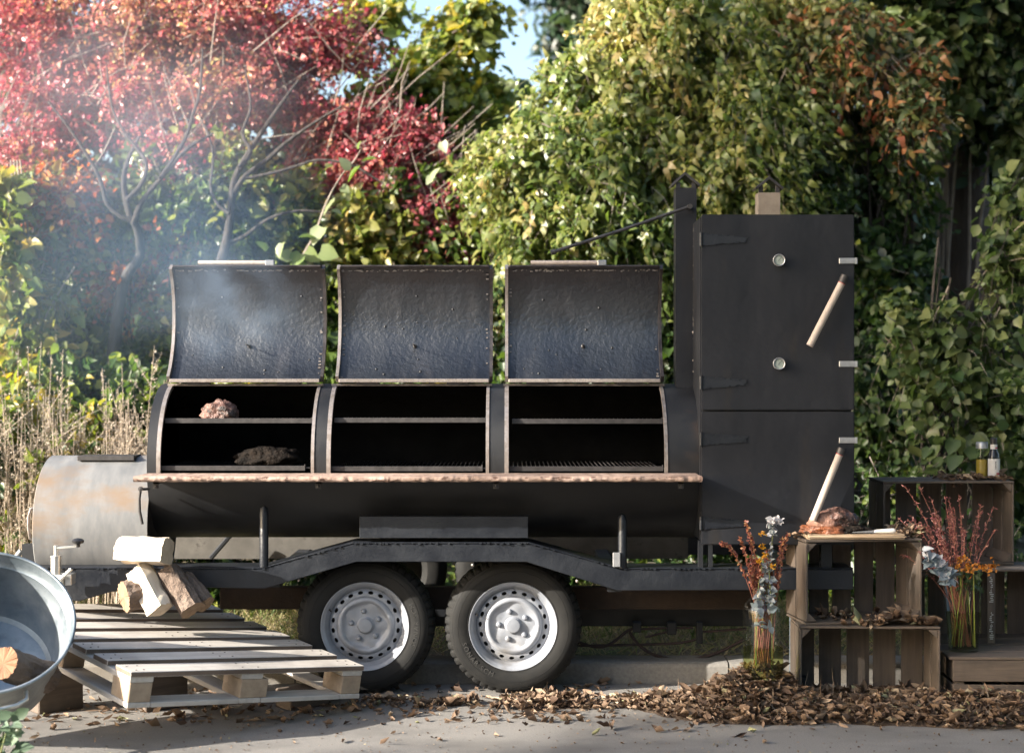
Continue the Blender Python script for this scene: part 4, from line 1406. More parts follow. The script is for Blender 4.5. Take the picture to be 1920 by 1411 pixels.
for k, (tx, ty, n, sz) in enumerate(((1450, 980, 46, .026), (1444, 1030, 40, .026), (1432, 1060, 30, .024), (1425, 1085, 26, .024))):
    a = Vector(jb(k + 30))
    b = W(tx, ty, 6.70)
    pts = [a.lerp(b, t) + Vector((.01 * math.sin(t * 3 + k), 0, 0)) for t in [i_ / 11 for i_ in range(12)]]
    st_ = MB().tube(pts, .0025, 5).build('silver_stem', M_STEMG, B1)
    P, D = [], []
    for q in range(n):
        t = 1 - .5 * g.random() ** 1.2
        p = a.lerp(b, t)
        P.append(p)
        D.append((g.gauss(0, 1), g.gauss(-.3, .7), g.gauss(.2, .7)))
    petals('silver_leaves', st_, P, D, sz, LM_EUC, LEAF_ROUND, 90 + k)
P = [W(1450 + rnd(-11, 14), 976 + rnd(-5, 6), 6.69) for q in range(40)]
petals('white_bloom', B1, P, [(g.gauss(0, 1), g.gauss(-.3, .7), g.gauss(.4, .7)) for q in P], .020, leaf_mat('white_petal', [(0, (.55, .54, .56)), (1, (.72, .70, .70))], .3), LEAF_ROUND, 7)
for tx, ty in ((1428, 1023), (1422, 1052), (1437, 1040), (1448, 1062), (1430, 1000)):
    P = [W(tx + rnd(-5, 5), ty + rnd(-4, 4), 6.685) for q in range(16)]
    petals('yellow_bloom', B1, P, [(g.gauss(0, 1), -.6, g.gauss(.3, .8)) for q in P], .013, LM_YEL, LEAF_OVAL, int(tx))
for k in range(9):                 # stalks seen through the glass
    a = Vector((JX + rnd(-.05, .05), JYY + rnd(-.04, .04), JZ + .012))
    b = Vector((JX + rnd(-.035, .035), JYY + rnd(-.03, .03), JZ + .37))
    MB().tube([a, a.lerp(b, .5) + Vector((rnd(-.01, .01), 0, 0)), b], .0028, 5).build('stalk', mat('yellow_green_stalk', (.30, .30, .06), (.20, .24, .05), rough=.6, scale=30), B1)
P = [Vector((JX + rnd(-.05, .03), JYY - .055 + rnd(-.01, .02), JZ + rnd(.22, .34))) for q in range(14)]
petals('silver_leaves', B1, P, [(g.gauss(0, 1), -.2, g.gauss(0, 1)) for q in P], .03, LM_EUC, LEAF_ROUND, 17)

B2 = thing('dried_bouquet', 'wispy bouquet of thin red dried stems with orange flowers in the tall vase', 'bouquet', (VX, VY, VZ))
g = random.Random(12)
for k in range(46):
    a = Vector((VX + g.uniform(-.04, .04), VY + g.uniform(-.03, .03), VZ + .02))
    ty = g.uniform(905, 1075)
    sp = 45 + (1075 - ty) * .42
    tx = 1768 + g.gauss(-.12, .55) * sp
    tx = min(max(tx, 1668), 1875)
    b = W(tx, ty, VY - g.uniform(-.05, .14))
    mid = Vector((VX + g.uniform(-.03, .03), VY, VZ + .30)).lerp(b, .25)
    seed_stem(B2, a, mid, b, 200 + k, .42, .016, dens=34, r=.0012, m=leaf_mat('mauve_seed', [(0, (.20, .06, .07)), (.6, (.33, .12, .11)), (1, (.44, .22, .17))], .2), asp=.38)
for tx, ty in ((1805, 1050), (1822, 1058), (1838, 1063), (1850, 1068), (1815, 1070), (1795, 1060), (1860, 1060)):
    P = [W(tx + g.gauss(0, 6), ty + g.gauss(0, 4), VY - .10) for q in range(18)]
    petals('orange_bloom', B2, P, [(g.gauss(0, 1), -.5, g.gauss(.2, .8)) for q in P], .017, leaf_mat('orange_petal', [(0, (.38, .14, .02)), (1, (.52, .24, .04))], .3), LEAF_OVAL, tx)
a, b = Vector((VX - .03, VY - .03, VZ + .1)), W(1735, 1036, VY - .10)
st_ = MB().tube([a, W(1780, 1085, VY - .08), b], .003, 5).build('silver_stem', M_STEMG, B2)
P = []
for q in range(44):
    t = q / 44
    p = W(1736 + 52 * t + g.gauss(0, 5), 1036 + 55 * t + g.gauss(0, 6), VY - .11)
    P.append(p)
petals('silver_leaves', B2, P, [(g.gauss(0, 1), -.4, g.gauss(-.1, .8)) for q in P], .036, leaf_mat('blue_grey_leaf', [(0, (.14, .20, .24)), (.6, (.24, .29, .33)), (1, (.46, .45, .48))], .2), LEAF_ROUND, 23)
for k in range(10):
    a = Vector((VX + rnd(-.05, .05), VY + rnd(-.04, .04), VZ + .02))
    b = Vector((VX + rnd(-.06, .06), VY + rnd(-.05, .05), VZ + .34))
    MB().tube([a, b], .0028, 5).build('stalk', MATS['yellow_green_stalk'], B2)
P = [Vector((VX + rnd(-.07, .07), VY + rnd(-.05, .02), VZ + rnd(.27, .36))) for q in range(60)]
petals('green_leaves', B2, P, [(g.gauss(0, 1), -.3, g.gauss(.3, .8)) for q in P], .035, leaf_mat('bouquet_green', [(0, (.04, .07, .03)), (1, (.10, .14, .05))], .3), LEAF_LANCE, 29)

# ------------------------------------------------------------------ fallen leaves
LM_DRY = leaf_mat('dry_fallen_leaf', [(0, (.085, .055, .04)), (.35, (.17, .115, .08)), (.7, (.28, .20, .14)), (.92, (.42, .33, .24)), (1, (.30, .30, .17))], .15, rough=.7, spec=.2)


LM_STRAWDRY = leaf_mat('dry_leaf_stem', [(0, (.14, .09, .06)), (.6, (.30, .22, .15)), (1, (.46, .36, .26))], .1, rough=.8, spec=.2)


def heap_h(x, y):
    """height of the raked leaf bank along the kerb side"""
    yc = 6.90 + .07 * mnoise.noise(Vector((x * 2.1, 3, 0))) + .03 * mnoise.noise(Vector((x * 6, 9, 0)))
    h = (.014 + .018 * mnoise.noise(Vector((x * 3.3, 1, 4))) + .028 / (1 + math.exp(-(x - .55) * 7))) * math.exp(-((y - yc) / .15) ** 2) * (1 / (1 + math.exp(-(x + .75) * 9)))
    h += .165 * math.exp(-((x - 1.0) / .20) ** 2 - ((y - 6.74) / .15) ** 2)
    h += .05 * math.exp(-((x - 1.5) / .55) ** 2 - ((y - 6.65) / .12) ** 2)
    h += .075 * math.exp(-((x - 2.05) / .4) ** 2 - ((y - 6.62) / .15) ** 2)
    return max(0., h * (1 + .55 * mnoise.noise(Vector((x * 7, y * 9, 2)))) + .006 * mnoise.noise(Vector((x * 22, y * 22, 5))) * min(1, h * 60))


xs = np.linspace(-1.1, 3.2, 130)
ys = np.linspace(6.2, 7.36, 40)
vs = []
for y in ys:
    for x in xs:
        edge = min(1, (y - 6.2) * 6, (7.36 - y) * 12, (x + 1.1) * 6, (3.2 - x) * 6)
        vs.append((x, y, heap_h(x, y) * .85 - .012 + 0 * edge))
nx = len(xs)
mb = MB().add(vs, [(j * nx + i, j * nx + i + 1, (j + 1) * nx + i + 1, (j + 1) * nx + i) for j in range(len(ys) - 1) for i in range(nx - 1)])
tag(mb.build('leaf_mould', M_MOULD, smooth=80), kind='stuff')

gl = np.random.default_rng(5)


def scatter_leaves(name, n, fx, fy, fz, size, seed, lift=.012, shape=LEAF_CURL):
    g = np.random.default_rng(seed)
    X, Y = fx(g, n), fy(g, n)
    Z = np.array([fz(a, b) for a, b in zip(X, Y)]) + g.random(n) * lift
    P = np.stack([X, Y, Z], 1)
    D = g.normal(size=(n, 3)) * np.array([1, 1, .20])
    U = g.normal(size=(n, 3)) * .55 + np.array([0, 0, 1.])
    sz = size * np.clip(g.lognormal(-.08, .36, n), .4, 1.8)
    V, F, k = leaves_geo(P, D, U, sz, shape, 1.0)
    V += g.normal(size=V.shape) * .0022
    V[:, 2] = np.maximum(V[:, 2], .0015)
    return tag(np_mesh(name, V, F, LM_DRY, None, np.repeat(np.clip(g.normal(.45, .25, n), 0, 1), k)), kind='stuff')


def bank_sample(seed, n):
    g = np.random.default_rng(seed)
    out = []
    while len(out) < n:
        x, y = g.uniform(-1.15, 3.1), g.uniform(6.3, 7.36)
        h = heap_h(x, y)
        if g.random() < min(1, (h - .006) / .03):
            out.append((x, y))
    return np.array(out)


BS = bank_sample(3, 12000)
scatter_leaves('fallen_leaves', len(BS), lambda g, n: BS[:, 0], lambda g, n: BS[:, 1], lambda a, b: heap_h(a, b) * .9 - .004, .030, 4, .014)
scatter_leaves('fallen_leaves', 420, lambda g, n: g.uniform(-2.2, 3.2, n), lambda g, n: 6.95 - np.abs(g.normal(0, .33, n)), lambda a, b: .002, .030, 6, .003)
scatter_leaves('fallen_leaves', 500, lambda g, n: g.uniform(-2.6, 1.0, n), lambda g, n: g.uniform(6.5, 7.36, n), lambda a, b: .002, .032, 8, .004)
g9 = np.random.default_rng(77)
SB = BS[g9.choice(len(BS), 1100)]
SP = np.array([(a, b, heap_h(a, b) * .9 + .004) for a, b in SB])
SD = g9.normal(size=(len(SP), 3)) * np.array([1, 1, .25])
SV_, SF_, sk = leaves_geo(SP, SD, np.tile([0, 0, 1.], (len(SP), 1)), g9.uniform(.04, .13, len(SP)), (np.array([(-.018, 0, 0), (.018, 0, 0), (.03, .5, .05), (.0, .5, .05), (0, 1, .02)]), np.array([(0, 1, 2), (0, 2, 3), (3, 2, 4)])), 1.)
SV_[:, 2] = np.maximum(SV_[:, 2], .002)
tag(np_mesh('leaf_stems', SV_, SF_, LM_STRAWDRY, None, np.repeat(g9.random(len(SP)), sk)), 'thin dry stems mixed into the fallen leaves', 'stems', kind='stuff')
gr = np.random.default_rng(41)
ng = 1500
GP = np.stack([gr.uniform(-2.4, 2.6, ng), gr.uniform(5.9, 7.3, ng), np.full(ng, .0015)], 1)
GV, GF, gk = leaves_geo(GP, gr.normal(size=(ng, 3)) * np.array([1, 1, .3]), np.tile([0, 0, 1.], (ng, 1)) + gr.normal(size=(ng, 3)) * .3, gr.uniform(.003, .011, ng), LEAF_CURL, 1.6)
GV[:, 2] = np.maximum(GV[:, 2], .001)
tag(np_mesh('grit', GV, GF, LM_DRY, None, np.repeat(gr.random(ng), gk)), 'fine leaf crumbs and grit on the pavement', 'grit', kind='stuff')
# leaves on the crates
scatter_leaves('fallen_leaves', 190, lambda g, n: np.clip(g.normal(1.66, .09, n), 1.42, 1.80), lambda g, n: g.uniform(6.795, 6.84, n), lambda a, b: .358 + .03 * math.exp(-((a - 1.64) / .07) ** 2), .034, 9, .010)
scatter_leaves('fallen_leaves', 60, lambda g, n: g.uniform(1.30, 1.72, n), lambda g, n: g.uniform(6.85, 7.08, n), lambda a, b: .368, .034, 10, .012)
scatter_leaves('fallen_leaves', 130, lambda g, n: g.uniform(1.98, 2.28, n), lambda g, n: g.uniform(7.30, 7.5, n), lambda a, b: .943, .032, 11, .014)
scatter_leaves('fallen_leaves', 70, lambda g, n: g.uniform(1.66, 1.76, n), lambda g, n: g.uniform(6.90, 7.1, n), lambda a, b: .722, .034, 12, .03)
scatter_leaves('fallen_leaves', 26, lambda g, n: g.uniform(1.22, 1.30, n), lambda g, n: g.uniform(6.86, 7.05, n), lambda a, b: .722, .034, 13, .014)


# ------------------------------------------------------------------ verge grass and straw
def blades(name, n, box_, h, m, seed, zf, width=.006, lean=.6, cond=None):
    g = np.random.default_rng(seed)
    X, Y = g.uniform(box_[0], box_[1], n), g.uniform(box_[2], box_[3], n)
    Z = np.array([zf(a, b) for a, b in zip(X, Y)])
    P = np.stack([X, Y, Z], 1)
    D = g.normal(size=(n, 3)) * lean
    D[:, 2] = np.abs(D[:, 2]) * .5 + g.uniform(.05, 1, n)
    U = g.normal(size=(n, 3))
    sz = h * g.uniform(.4, 1.3, n)
    T = np.array([(-.5, 0, 0), (.5, 0, 0), (.35, .55, .03), (-.35, .55, .03), (0, 1, -.06)])
    T[:, 0] *= width / h
    V, F, k = leaves_geo(P, D, U, sz, (T, np.array([(0, 1, 2), (0, 2, 3), (3, 2, 4)])))
    return tag(np_mesh(name, V, F, m, None, np.repeat(g.random(n), k)), kind='stuff')


LM_STRAW = leaf_mat('straw_grass', [(0, (.24, .19, .10)), (.5, (.36, .30, .17)), (.8, (.18, .20, .07)), (1, (.12, .18, .05))], .3, rough=.7)
LM_GRASS = leaf_mat('green_grass', [(0, (.05, .09, .02)), (.6, (.09, .14, .03)), (1, (.22, .22, .08))], .35, rough=.6)
blades('verge_grass', 26000, (-4.2, 4.2, KERB_Y + .2, 9.4), .10, LM_STRAW, 1, verge_h, .0055, 1.0)
blades('verge_grass', 9000, (-4.2, 4.2, KERB_Y + .5, 9.6), .11, LM_GRASS, 2, verge_h, .007, .8)

# ------------------------------------------------------------------ trees and shrubs behind
def hue(C, g):
    return g.uniform(.2, .8, len(C))


gy = lambda x, y: verge_h(x, y) - .03


def plant(name, label, cat, px, d, group=None):
    x = XP(px, d)
    return thing(name, label, cat, (x, d, gy(x, d)), (0, 0, 0), group)


# --- red leaved tree on the left
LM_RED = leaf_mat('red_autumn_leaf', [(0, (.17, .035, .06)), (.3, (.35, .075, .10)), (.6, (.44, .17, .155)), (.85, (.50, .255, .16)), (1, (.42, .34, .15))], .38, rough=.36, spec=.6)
red_e = [E_px(120, 40, 10.2, 260, 130, .9), E_px(420, 60, 10.3, 270, 130, .9), E_px(140, 180, 10.0, 180, 80, .7), E_px(330, 160, 10.1, 230, 75, .8),
         E_px(560, 130, 10.3, 170, 100, .7), E_px(640, 215, 10.2, 120, 60, .6), E_px(700, 320, 10.0, 120, 95, .25), E_px(770, 395, 9.9, 110, 65, .22), E_px(640, 350, 10.1, 90, 60, .4), E_px(830, 440, 9.9, 45, 60, .3),
         E_px(40, 265, 9.9, 80, 55, .5), E_px(560, 300, 10.1, 60, 45, .3), E_px(770, 250, 10.1, 70, 60, .4), E_px(330, 265, 9.7, 90, 30, .2)]
red_e = [(a, b + .35, c, d_, e * .55, f) for a, b, c, d_, e, f in red_e]
t1 = plant('red_leaved_tree', 'spreading tree with red autumn leaves and dark forked stem at the left', 'tree', 255, 10.3)


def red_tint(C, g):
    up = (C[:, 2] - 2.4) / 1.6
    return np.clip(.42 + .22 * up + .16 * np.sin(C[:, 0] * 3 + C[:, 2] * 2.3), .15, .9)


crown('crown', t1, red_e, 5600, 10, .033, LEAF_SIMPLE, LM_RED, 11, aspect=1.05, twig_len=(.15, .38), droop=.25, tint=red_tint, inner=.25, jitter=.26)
mb = MB()


def px_branch(mb, pts, rs, d0, d1, n=7):
    P = [W(a, b, d0 + (d1 - d0) * i / (len(pts) - 1)) for i, (a, b) in enumerate(pts)]
    sm, rr = [], []
    for i in range(len(P) - 1):
        p0, p1, p2, p3 = P[max(i - 1, 0)], P[i], P[i + 1], P[min(i + 2, len(P) - 1)]
        for k in range(4):
            t = k / 4
            sm.append(.5 * ((2 * p1) + (p2 - p0) * t + (2 * p0 - 5 * p1 + 4 * p2 - p3) * t * t + (3 * p1 - p0 - 3 * p2 + p3) * t ** 3))
            rr.append(rs[i] + (rs[i + 1] - rs[i]) * t)
    sm.append(P[-1])
    rr.append(rs[-1])
    mb.tube(sm, rr, n)


px_branch(mb, [(200, 800), (215, 640), (232, 530), (262, 480), (258, 430), (242, 400), (232, 345), (240, 300), (262, 255)], [0.0476, 0.0408, 0.0340, 0.0286, 0.0245, 0.0204, 0.0177, 0.0136, 0.0095], 9.65, 9.75)
px_branch(mb, [(262, 470), (258, 440), (248, 415), (225, 405), (200, 380), (185, 330), (140, 255), (90, 190)], [0.0204, 0.0190, 0.0177, 0.0150, 0.0136, 0.0122, 0.0095, 0.0054], 9.65, 9.55)
px_branch(mb, [(250, 420), (262, 385), (280, 360), (310, 325), (350, 280), (400, 250)], [0.0177, 0.0163, 0.0150, 0.0136, 0.0109, 0.0068], 9.60, 9.55)
px_branch(mb, [(238, 375), (265, 345), (275, 310), (262, 285), (235, 250), (210, 200), (200, 120)], [0.0150, 0.0136, 0.0122, 0.0109, 0.0095, 0.0082, 0.0054], 9.55, 9.65)
px_branch(mb, [(300, 335), (345, 265), (362, 215), (375, 170), (380, 90)], [0.0122, 0.0116, 0.0109, 0.0088, 0.0054], 9.45, 9.65)
px_branch(mb, [(395, 700), (400, 560), (425, 450), (432, 400), (438, 345), (452, 310), (480, 265), (520, 205), (560, 150)], [0.0476, 0.0394, 0.0286, 0.0245, 0.0218, 0.0190, 0.0163, 0.0122, 0.0068], 9.75, 9.75)
px_branch(mb, [(436, 365), (460, 330), (500, 300), (540, 265), (590, 230), (640, 200)], [0.0177, 0.0163, 0.0150, 0.0122, 0.0095, 0.0061], 9.75, 9.65)
px_branch(mb, [(448, 315), (470, 285), (455, 250), (470, 200), (460, 130)], [0.0150, 0.0136, 0.0109, 0.0088, 0.0054], 9.65, 9.85)
px_branch(mb, [(430, 400), (410, 385), (395, 350), (400, 290), (385, 235)], [0.0122, 0.0109, 0.0095, 0.0082, 0.0054], 9.65, 9.75)
px_branch(mb, [(460, 335), (520, 322), (560, 310), (600, 300), (660, 310), (720, 345)], [0.0109, 0.0095, 0.0088, 0.0082, 0.0068, 0.0041], 9.65, 9.55)
px_branch(mb, [(425, 455), (455, 445), (505, 410), (560, 395), (620, 400)], [0.0150, 0.0136, 0.0109, 0.0082, 0.0054], 9.75, 9.75)
mb.build('trunk', M_TRUNK, t1, smooth=60)
tw_ = MB()
g = random.Random(31)
for k in range(150):
    e = red_e[g.randrange(len(red_e))]
    p = Vector((e[0] + g.uniform(-.8, .8) * e[3], e[1] - e[4] * g.uniform(.3, .95), e[2] + g.uniform(-.9, .9) * e[5]))
    q = p + Vector((g.gauss(.15, .25), g.gauss(-.05, .1), g.uniform(.1, .5)))
    tw_.tube([p, p.lerp(q, .5) + Vector((g.gauss(0, .02), 0, g.gauss(0, .02))), q], [.005, .004, .002], 4, caps=False)
px_branch(tw_, [(60, 460), (90, 400), (130, 360), (185, 300), (215, 240)], [.006, .006, .005, .004, .003], 9.8, 9.8, 5)
px_branch(tw_, [(40, 445), (80, 440), (110, 430), (150, 400)], [.006, .005, .005, .003], 9.7, 9.7, 5)
px_branch(tw_, [(65, 640), (90, 585), (115, 540), (140, 500)], [.005, .005, .004, .003], 9.5, 9.5, 5)
tag(tw_.build('twigs', M_TWIG, t1), kind='stuff')

# --- greens: (name, label, ellipsoids, twigs, per, size, shape, mat ...)
LM_MID = leaf_mat('mid_green_leaf', [(0, (.022, .045, .018)), (.4, (.045, .085, .025)), (.75, (.085, .13, .03)), (1, (.20, .22, .04))], .38)
LM_BRIGHT = leaf_mat('yellow_green_leaf', [(0, (.045, .080, .022)), (.3, (.10, .15, .035)), (.6, (.20, .23, .06)), (.85, (.31, .29, .10)), (1, (.38, .29, .12))], .42, rough=.36, spec=.6)
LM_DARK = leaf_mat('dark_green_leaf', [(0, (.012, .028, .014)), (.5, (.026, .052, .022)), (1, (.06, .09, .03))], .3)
LM_YELLOW = leaf_mat('yellow_climber_leaf', [(0, (.06, .11, .03)), (.5, (.15, .20, .05)), (.8, (.30, .28, .07)), (1, (.42, .30, .08))], .4)
LM_ORANGE = leaf_mat('orange_tinged_leaf', [(0, (.05, .085, .03)), (.4, (.12, .15, .05)), (.7, (.34, .17, .07)), (1, (.40, .13, .07))], .38)
LM_SAGE = leaf_mat('round_pale_green_leaf', [(0, (.04, .075, .022)), (.5, (.10, .145, .045)), (1, (.20, .22, .09))], .38)

# understory behind the red tree
u_e = [E_px(60, 480, 10.1, 190, 190, .2), E_px(400, 400, 10.1, 200, 170, .2), E_px(600, 470, 10.1, 190, 150, .2), E_px(200, 660, 10.0, 260, 110, .3), E_px(800, 480, 10.3, 160, 200, .3), E_px(480, 600, 10.1, 250, 120, .3), E_px(800, 680, 10.1, 250, 120, .3)]
s1 = plant('hazel_bush', 'broad green hazel bush filling the space under the red tree', 'shrub', 380, 10.3)
crown('foliage', s1, u_e, 2900, 8, .054, LEAF_ROUND, LM_BRIGHT, 21, tint=lambda C, g: .45 + .25 * np.sin(C[:, 0] * 4 + C[:, 2] * 5), inner=.2, droop=.4, jitter=.3)
mb = MB()
for k in range(9):
    x = XP(rnd(60, 800), 10.4)
    limbs(mb, (x, 10.4, gy(x, 10.4)), (x + rnd(-.3, .3), 10.3, 2.0 + rnd(0, .6)), .03, u_e, 3, 40 + k)
mb.build('stems', M_TRUNK, s1, smooth=60)
# orange-red low branch left
s2 = plant('orange_bush', 'small bush with rust orange leaves below the forked red tree', 'shrub', 240, 10.1)
oe = [E_px(240, 540, 10.0, 65, 50, .25), E_px(120, 380, 10.0, 80, 80, .3), E_px(330, 470, 10.1, 60, 50, .25), E_px(60, 360, 10.0, 60, 50, .3)]
crown('foliage', s2, oe, 330, 8, .046, LEAF_OVAL, leaf_mat('rust_leaf', [(0, (.10, .10, .03)), (.35, (.34, .10, .05)), (.7, (.48, .17, .05)), (1, (.30, .28, .08))], .4), 22, tint=lambda C, g: g.uniform(.2, .8, len(C)), inner=.2, jitter=.4)
mb = MB()
limbs(mb, (XP(220, 10.1), 10.1, gy(XP(220, 10.1), 10.1)), W(235, 560, 10.1), .03, oe, 6, 4)
mb.build('stems', M_TRUNK, s2, smooth=60)

# tall pale tree in the gap with the sky
ge = [E_px(815, 100, 11.4, 55, 60, .4), E_px(770, 180, 11.3, 95, 60, .4), E_px(870, 290, 11.2, 90, 120, .5), E_px(830, 400, 11.1, 120, 110, .5), E_px(740, 25, 11.6, 40, 25, .3), E_px(720, 250, 11.3, 120, 80, .5), E_px(910, 175, 11.3, 40, 40, .3), E_px(900, 30, 11.5, 40, 22, .2), E_px(860, 60, 11.4, 50, 50, .3), E_px(680, 40, 11.6, 60, 40, .3)]
s3 = plant('lime_tree', 'slender pale green tree rising into the sky gap at the top middle', 'tree', 800, 11.4)
crown('crown', s3, ge, 1700, 8, .060, LEAF_ROUND, leaf_mat('lime_leaf', [(0, (.05, .09, .03)), (.45, (.12, .17, .045)), (.8, (.22, .25, .06)), (1, (.36, .30, .06))], .42), 23, tint=lambda C, g: .45 + .3 * (C[:, 2] - 2.8) / 1.2, inner=.15, jitter=.3, droop=.4)
mb = MB()
limbs(mb, (XP(800, 11.4), 11.4, gy(XP(800, 11.4), 11.4)), W(800, 60, 11.4), .05, ge, 16, 5)
limbs(mb, (XP(860, 11.3), 11.3, gy(XP(860, 11.3), 11.3)), W(865, 250, 11.3), .035, ge[2:4], 8, 6)
mb.build('trunk', M_TRUNK, s3, smooth=60)

# the great yellow-green shrub right of centre
be = [E_px(1150, 190, 10.2, 170, 120, .6), E_px(1000, 320, 10.0, 130, 130, .5), E_px(1300, 110, 10.3, 230, 150, .8), E_px(1180, 330, 9.9, 190, 150, .6), E_px(1420, 230, 10.0, 150, 120, .6), E_px(1060, 430, 9.8, 170, 100, .5), E_px(1500, 80, 10.3, 160, 110, .6), E_px(1380, 340, 9.8, 160, 110, .5), E_px(1250, 440, 9.7, 140, 90, .4), E_px(1230, 40, 10.4, 140, 70, .6)]
s4 = plant('cornelian_shrub', 'huge yellow green shrub with drooping narrow leaves behind the right lid', 'shrub', 1200, 10.2)
crown('foliage', s4, be, 5600, 9, .064, LEAF_LANCE, LM_BRIGHT, 24, aspect=.95, tint=lambda C, g: .40 + .24 * (C[:, 2] - 2.4) / 1.3 + .14 * np.sin(C[:, 0] * 5 + C[:, 2] * 3), inner=.3, droop=.75, jitter=.26, twig_len=(.15, .35), rand_dir=.6)
mb = MB()
for k in range(12):
    x = XP(rnd(950, 1500), 10.2)
    limbs(mb, (x, 10.3, gy(x, 10.3)), (x + rnd(-.3, .3), 10.3, rnd(2.2, 3.2)), .03, be, 4, 60 + k)
mb.build('stems', M_TRUNK, s4, smooth=60)

# orange tinged dogwood at the top right
de = [E_px(1560, 60, 9.9, 110, 50, .3), E_px(1640, 120, 9.8, 120, 50, .3), E_px(1720, 190, 9.7, 55, 30, .25), E_px(1500, 100, 9.9, 60, 40, .2), E_px(1680, 215, 9.7, 60, 22, .2)]
s5 = plant('dogwood_shrub', 'dogwood with orange tinged leaves spreading above the smoker cabinet', 'shrub', 1640, 10.0)
crown('foliage', s5, de, 620, 9, .056, LEAF_LANCE, LM_ORANGE, 25, aspect=1.05, tint=lambda C, g: g.uniform(.15, .72, len(C)), inner=.2, droop=.55, jitter=.3)
mb = MB()
for k in range(4):
    x = XP(1600 + 40 * k, 10.0)
    limbs(mb, (x, 10.1, gy(x, 10.1)), (x + rnd(-.1, .1), 10.0, 2.9), .022, de, 4, 80 + k)
mb.build('stems', M_TRUNK, s5, smooth=60)

# mid green shrubs behind the cabinet and to its right
fe = [E_px(1480, 420, 9.9, 120, 150, .4), E_px(1640, 300, 10.2, 100, 110, .4), E_px(1660, 420, 10.4, 75, 160, .3), E_px(1620, 560, 10.0, 130, 180, .4), E_px(1640, 780, 9.7, 130, 200, .4), E_px(1300, 620, 9.8, 160, 200, .35), E_px(1050, 620, 9.8, 200, 150, .35)]
s6 = plant('green_thicket_shrub', 'dark mid green shrub behind and beside the tall smoker cabinet', 'shrub', 1560, 10.2)
crown('foliage', s6, fe, 2700, 8, .060, LEAF_OVAL, LM_MID, 26, tint=lambda C, g: .35 + .2 * np.sin(C[:, 0] * 4 + C[:, 2] * 6), inner=.2, droop=.6, jitter=.25)
mb = MB()
for k in range(8):
    x = XP(rnd(1250, 1680), 10.3)
    limbs(mb, (x, 10.3, gy(x, 10.3)), (x + rnd(-.2, .2), 10.2, rnd(1.6, 2.6)), .03, fe, 3, 90 + k)
mb.build('stems', M_TRUNK, s6, smooth=60)

# big dark trunk at the right with its high crown
s7 = plant('tall_oak', 'thick dark tree trunk with rough bark in shade at the far right', 'tree', 1800, 10.9)
x7 = XP(1802, 10.9)
mb = MB().tube([(x7 + .03 * math.sin(z), 10.9, z) for z in np.linspace(0, 6.4, 12)], [.28, .22, .19, .18, .175, .17, .17, .165, .16, .16, .15, .14], 16)
te = [E_px(1800, 40, 10.7, 170, 90, .6), E_px(1640, -160, 10.6, 330, 140, 1.0), E_px(1900, -120, 10.5, 260, 160, .9), E_px(1880, 180, 10.6, 90, 110, .4)]
limbs(mb, (x7, 10.9, 3.0), (x7 - .1, 10.8, 5.4), .10, te, 16, 9)
mb.build('trunk', M_DARKTRUNK, s7, smooth=50)
crown('crown', s7, te, 2300, 8, .070, LEAF_ROUND, LM_DARK, 27, tint=lambda C, g: g.uniform(.3, .9, len(C)), inner=.2, droop=.3, jitter=.3)
# a round leaved climber on that trunk
s8 = plant('climber', 'round leaved climber hanging over the upper part of the dark trunk', 'climbing plant', 1790, 10.6)
ce = [E_px(1780, 110, 10.5, 110, 90, .2), E_px(1800, 190, 10.5, 70, 60, .2), E_px(1850, 60, 10.5, 90, 70, .25), E_px(1760, 60, 10.4, 90, 50, .2), E_px(1910, 230, 10.4, 45, 100, .2), E_px(1700, 60, 10.3, 80, 40, .2)]
crown('foliage', s8, ce, 520, 7, .070, LEAF_ROUND, LM_SAGE, 28, tint=lambda C, g: g.uniform(.3, .8, len(C)), inner=.1, droop=.6, jitter=.25)
mb = MB()
for k in range(6):
    a, b = rnd(1750, 1850), rnd(1740, 1860)
    px_branch(mb, [(a, 700), (a + rnd(-15, 15), 500), ((a + b) / 2, 300), (b, 120), (b + 10, 20)], [.012, .011, .009, .007, .004], 10.68, 10.5, 5)
mb.build('stems', M_TWIG, s8, smooth=60)

# round leaved shrub at the right edge: its large leaves are parts of their own
s9 = plant('round_leaved_shrub', 'round leaved shrub at the right edge behind the top crate', 'shrub', 1860, 9.0)
re_ = [E_px(1905, 490, 9.0, 60, 110, .3), E_px(1840, 620, 8.9, 120, 70, .3), E_px(1760, 700, 8.9, 90, 60, .3), E_px(1880, 800, 8.8, 80, 130, .3), E_px(1690, 620, 9.0, 70, 70, .2), E_px(1780, 850, 8.7, 70, 50, .2), E_px(1900, 370, 9.1, 40, 60, .2)]
crown('foliage', s9, re_, 420, 8, .058, LEAF_OVAL, LM_SAGE, 29, aspect=1.15, tint=lambda C, g: g.uniform(.15, .75, len(C)), inner=.15, droop=.6, jitter=.25)
mb = MB()
for k in range(9):
    a = rnd(1700, 1900)
    x = XP(a, 9.0)
    limbs(mb, (x, 9.0, gy(x, 9)), (x + rnd(-.1, .1), 8.95, rnd(1.3, 2.2)), .014, re_, 4, 110 + k, r1=.006)
mb.build('stems', M_TRUNK, s9, smooth=60)


def leaf_mesh(name, m, shape, tintv, aspect=1.):
    T, F = shape
    V = T * np.array([aspect, 1, 1])
    o = np_mesh(name, V, F, m, None, np.full(len(T), tintv), smooth=False)
    me = o.data
    bpy.data.objects.remove(o)
    return me


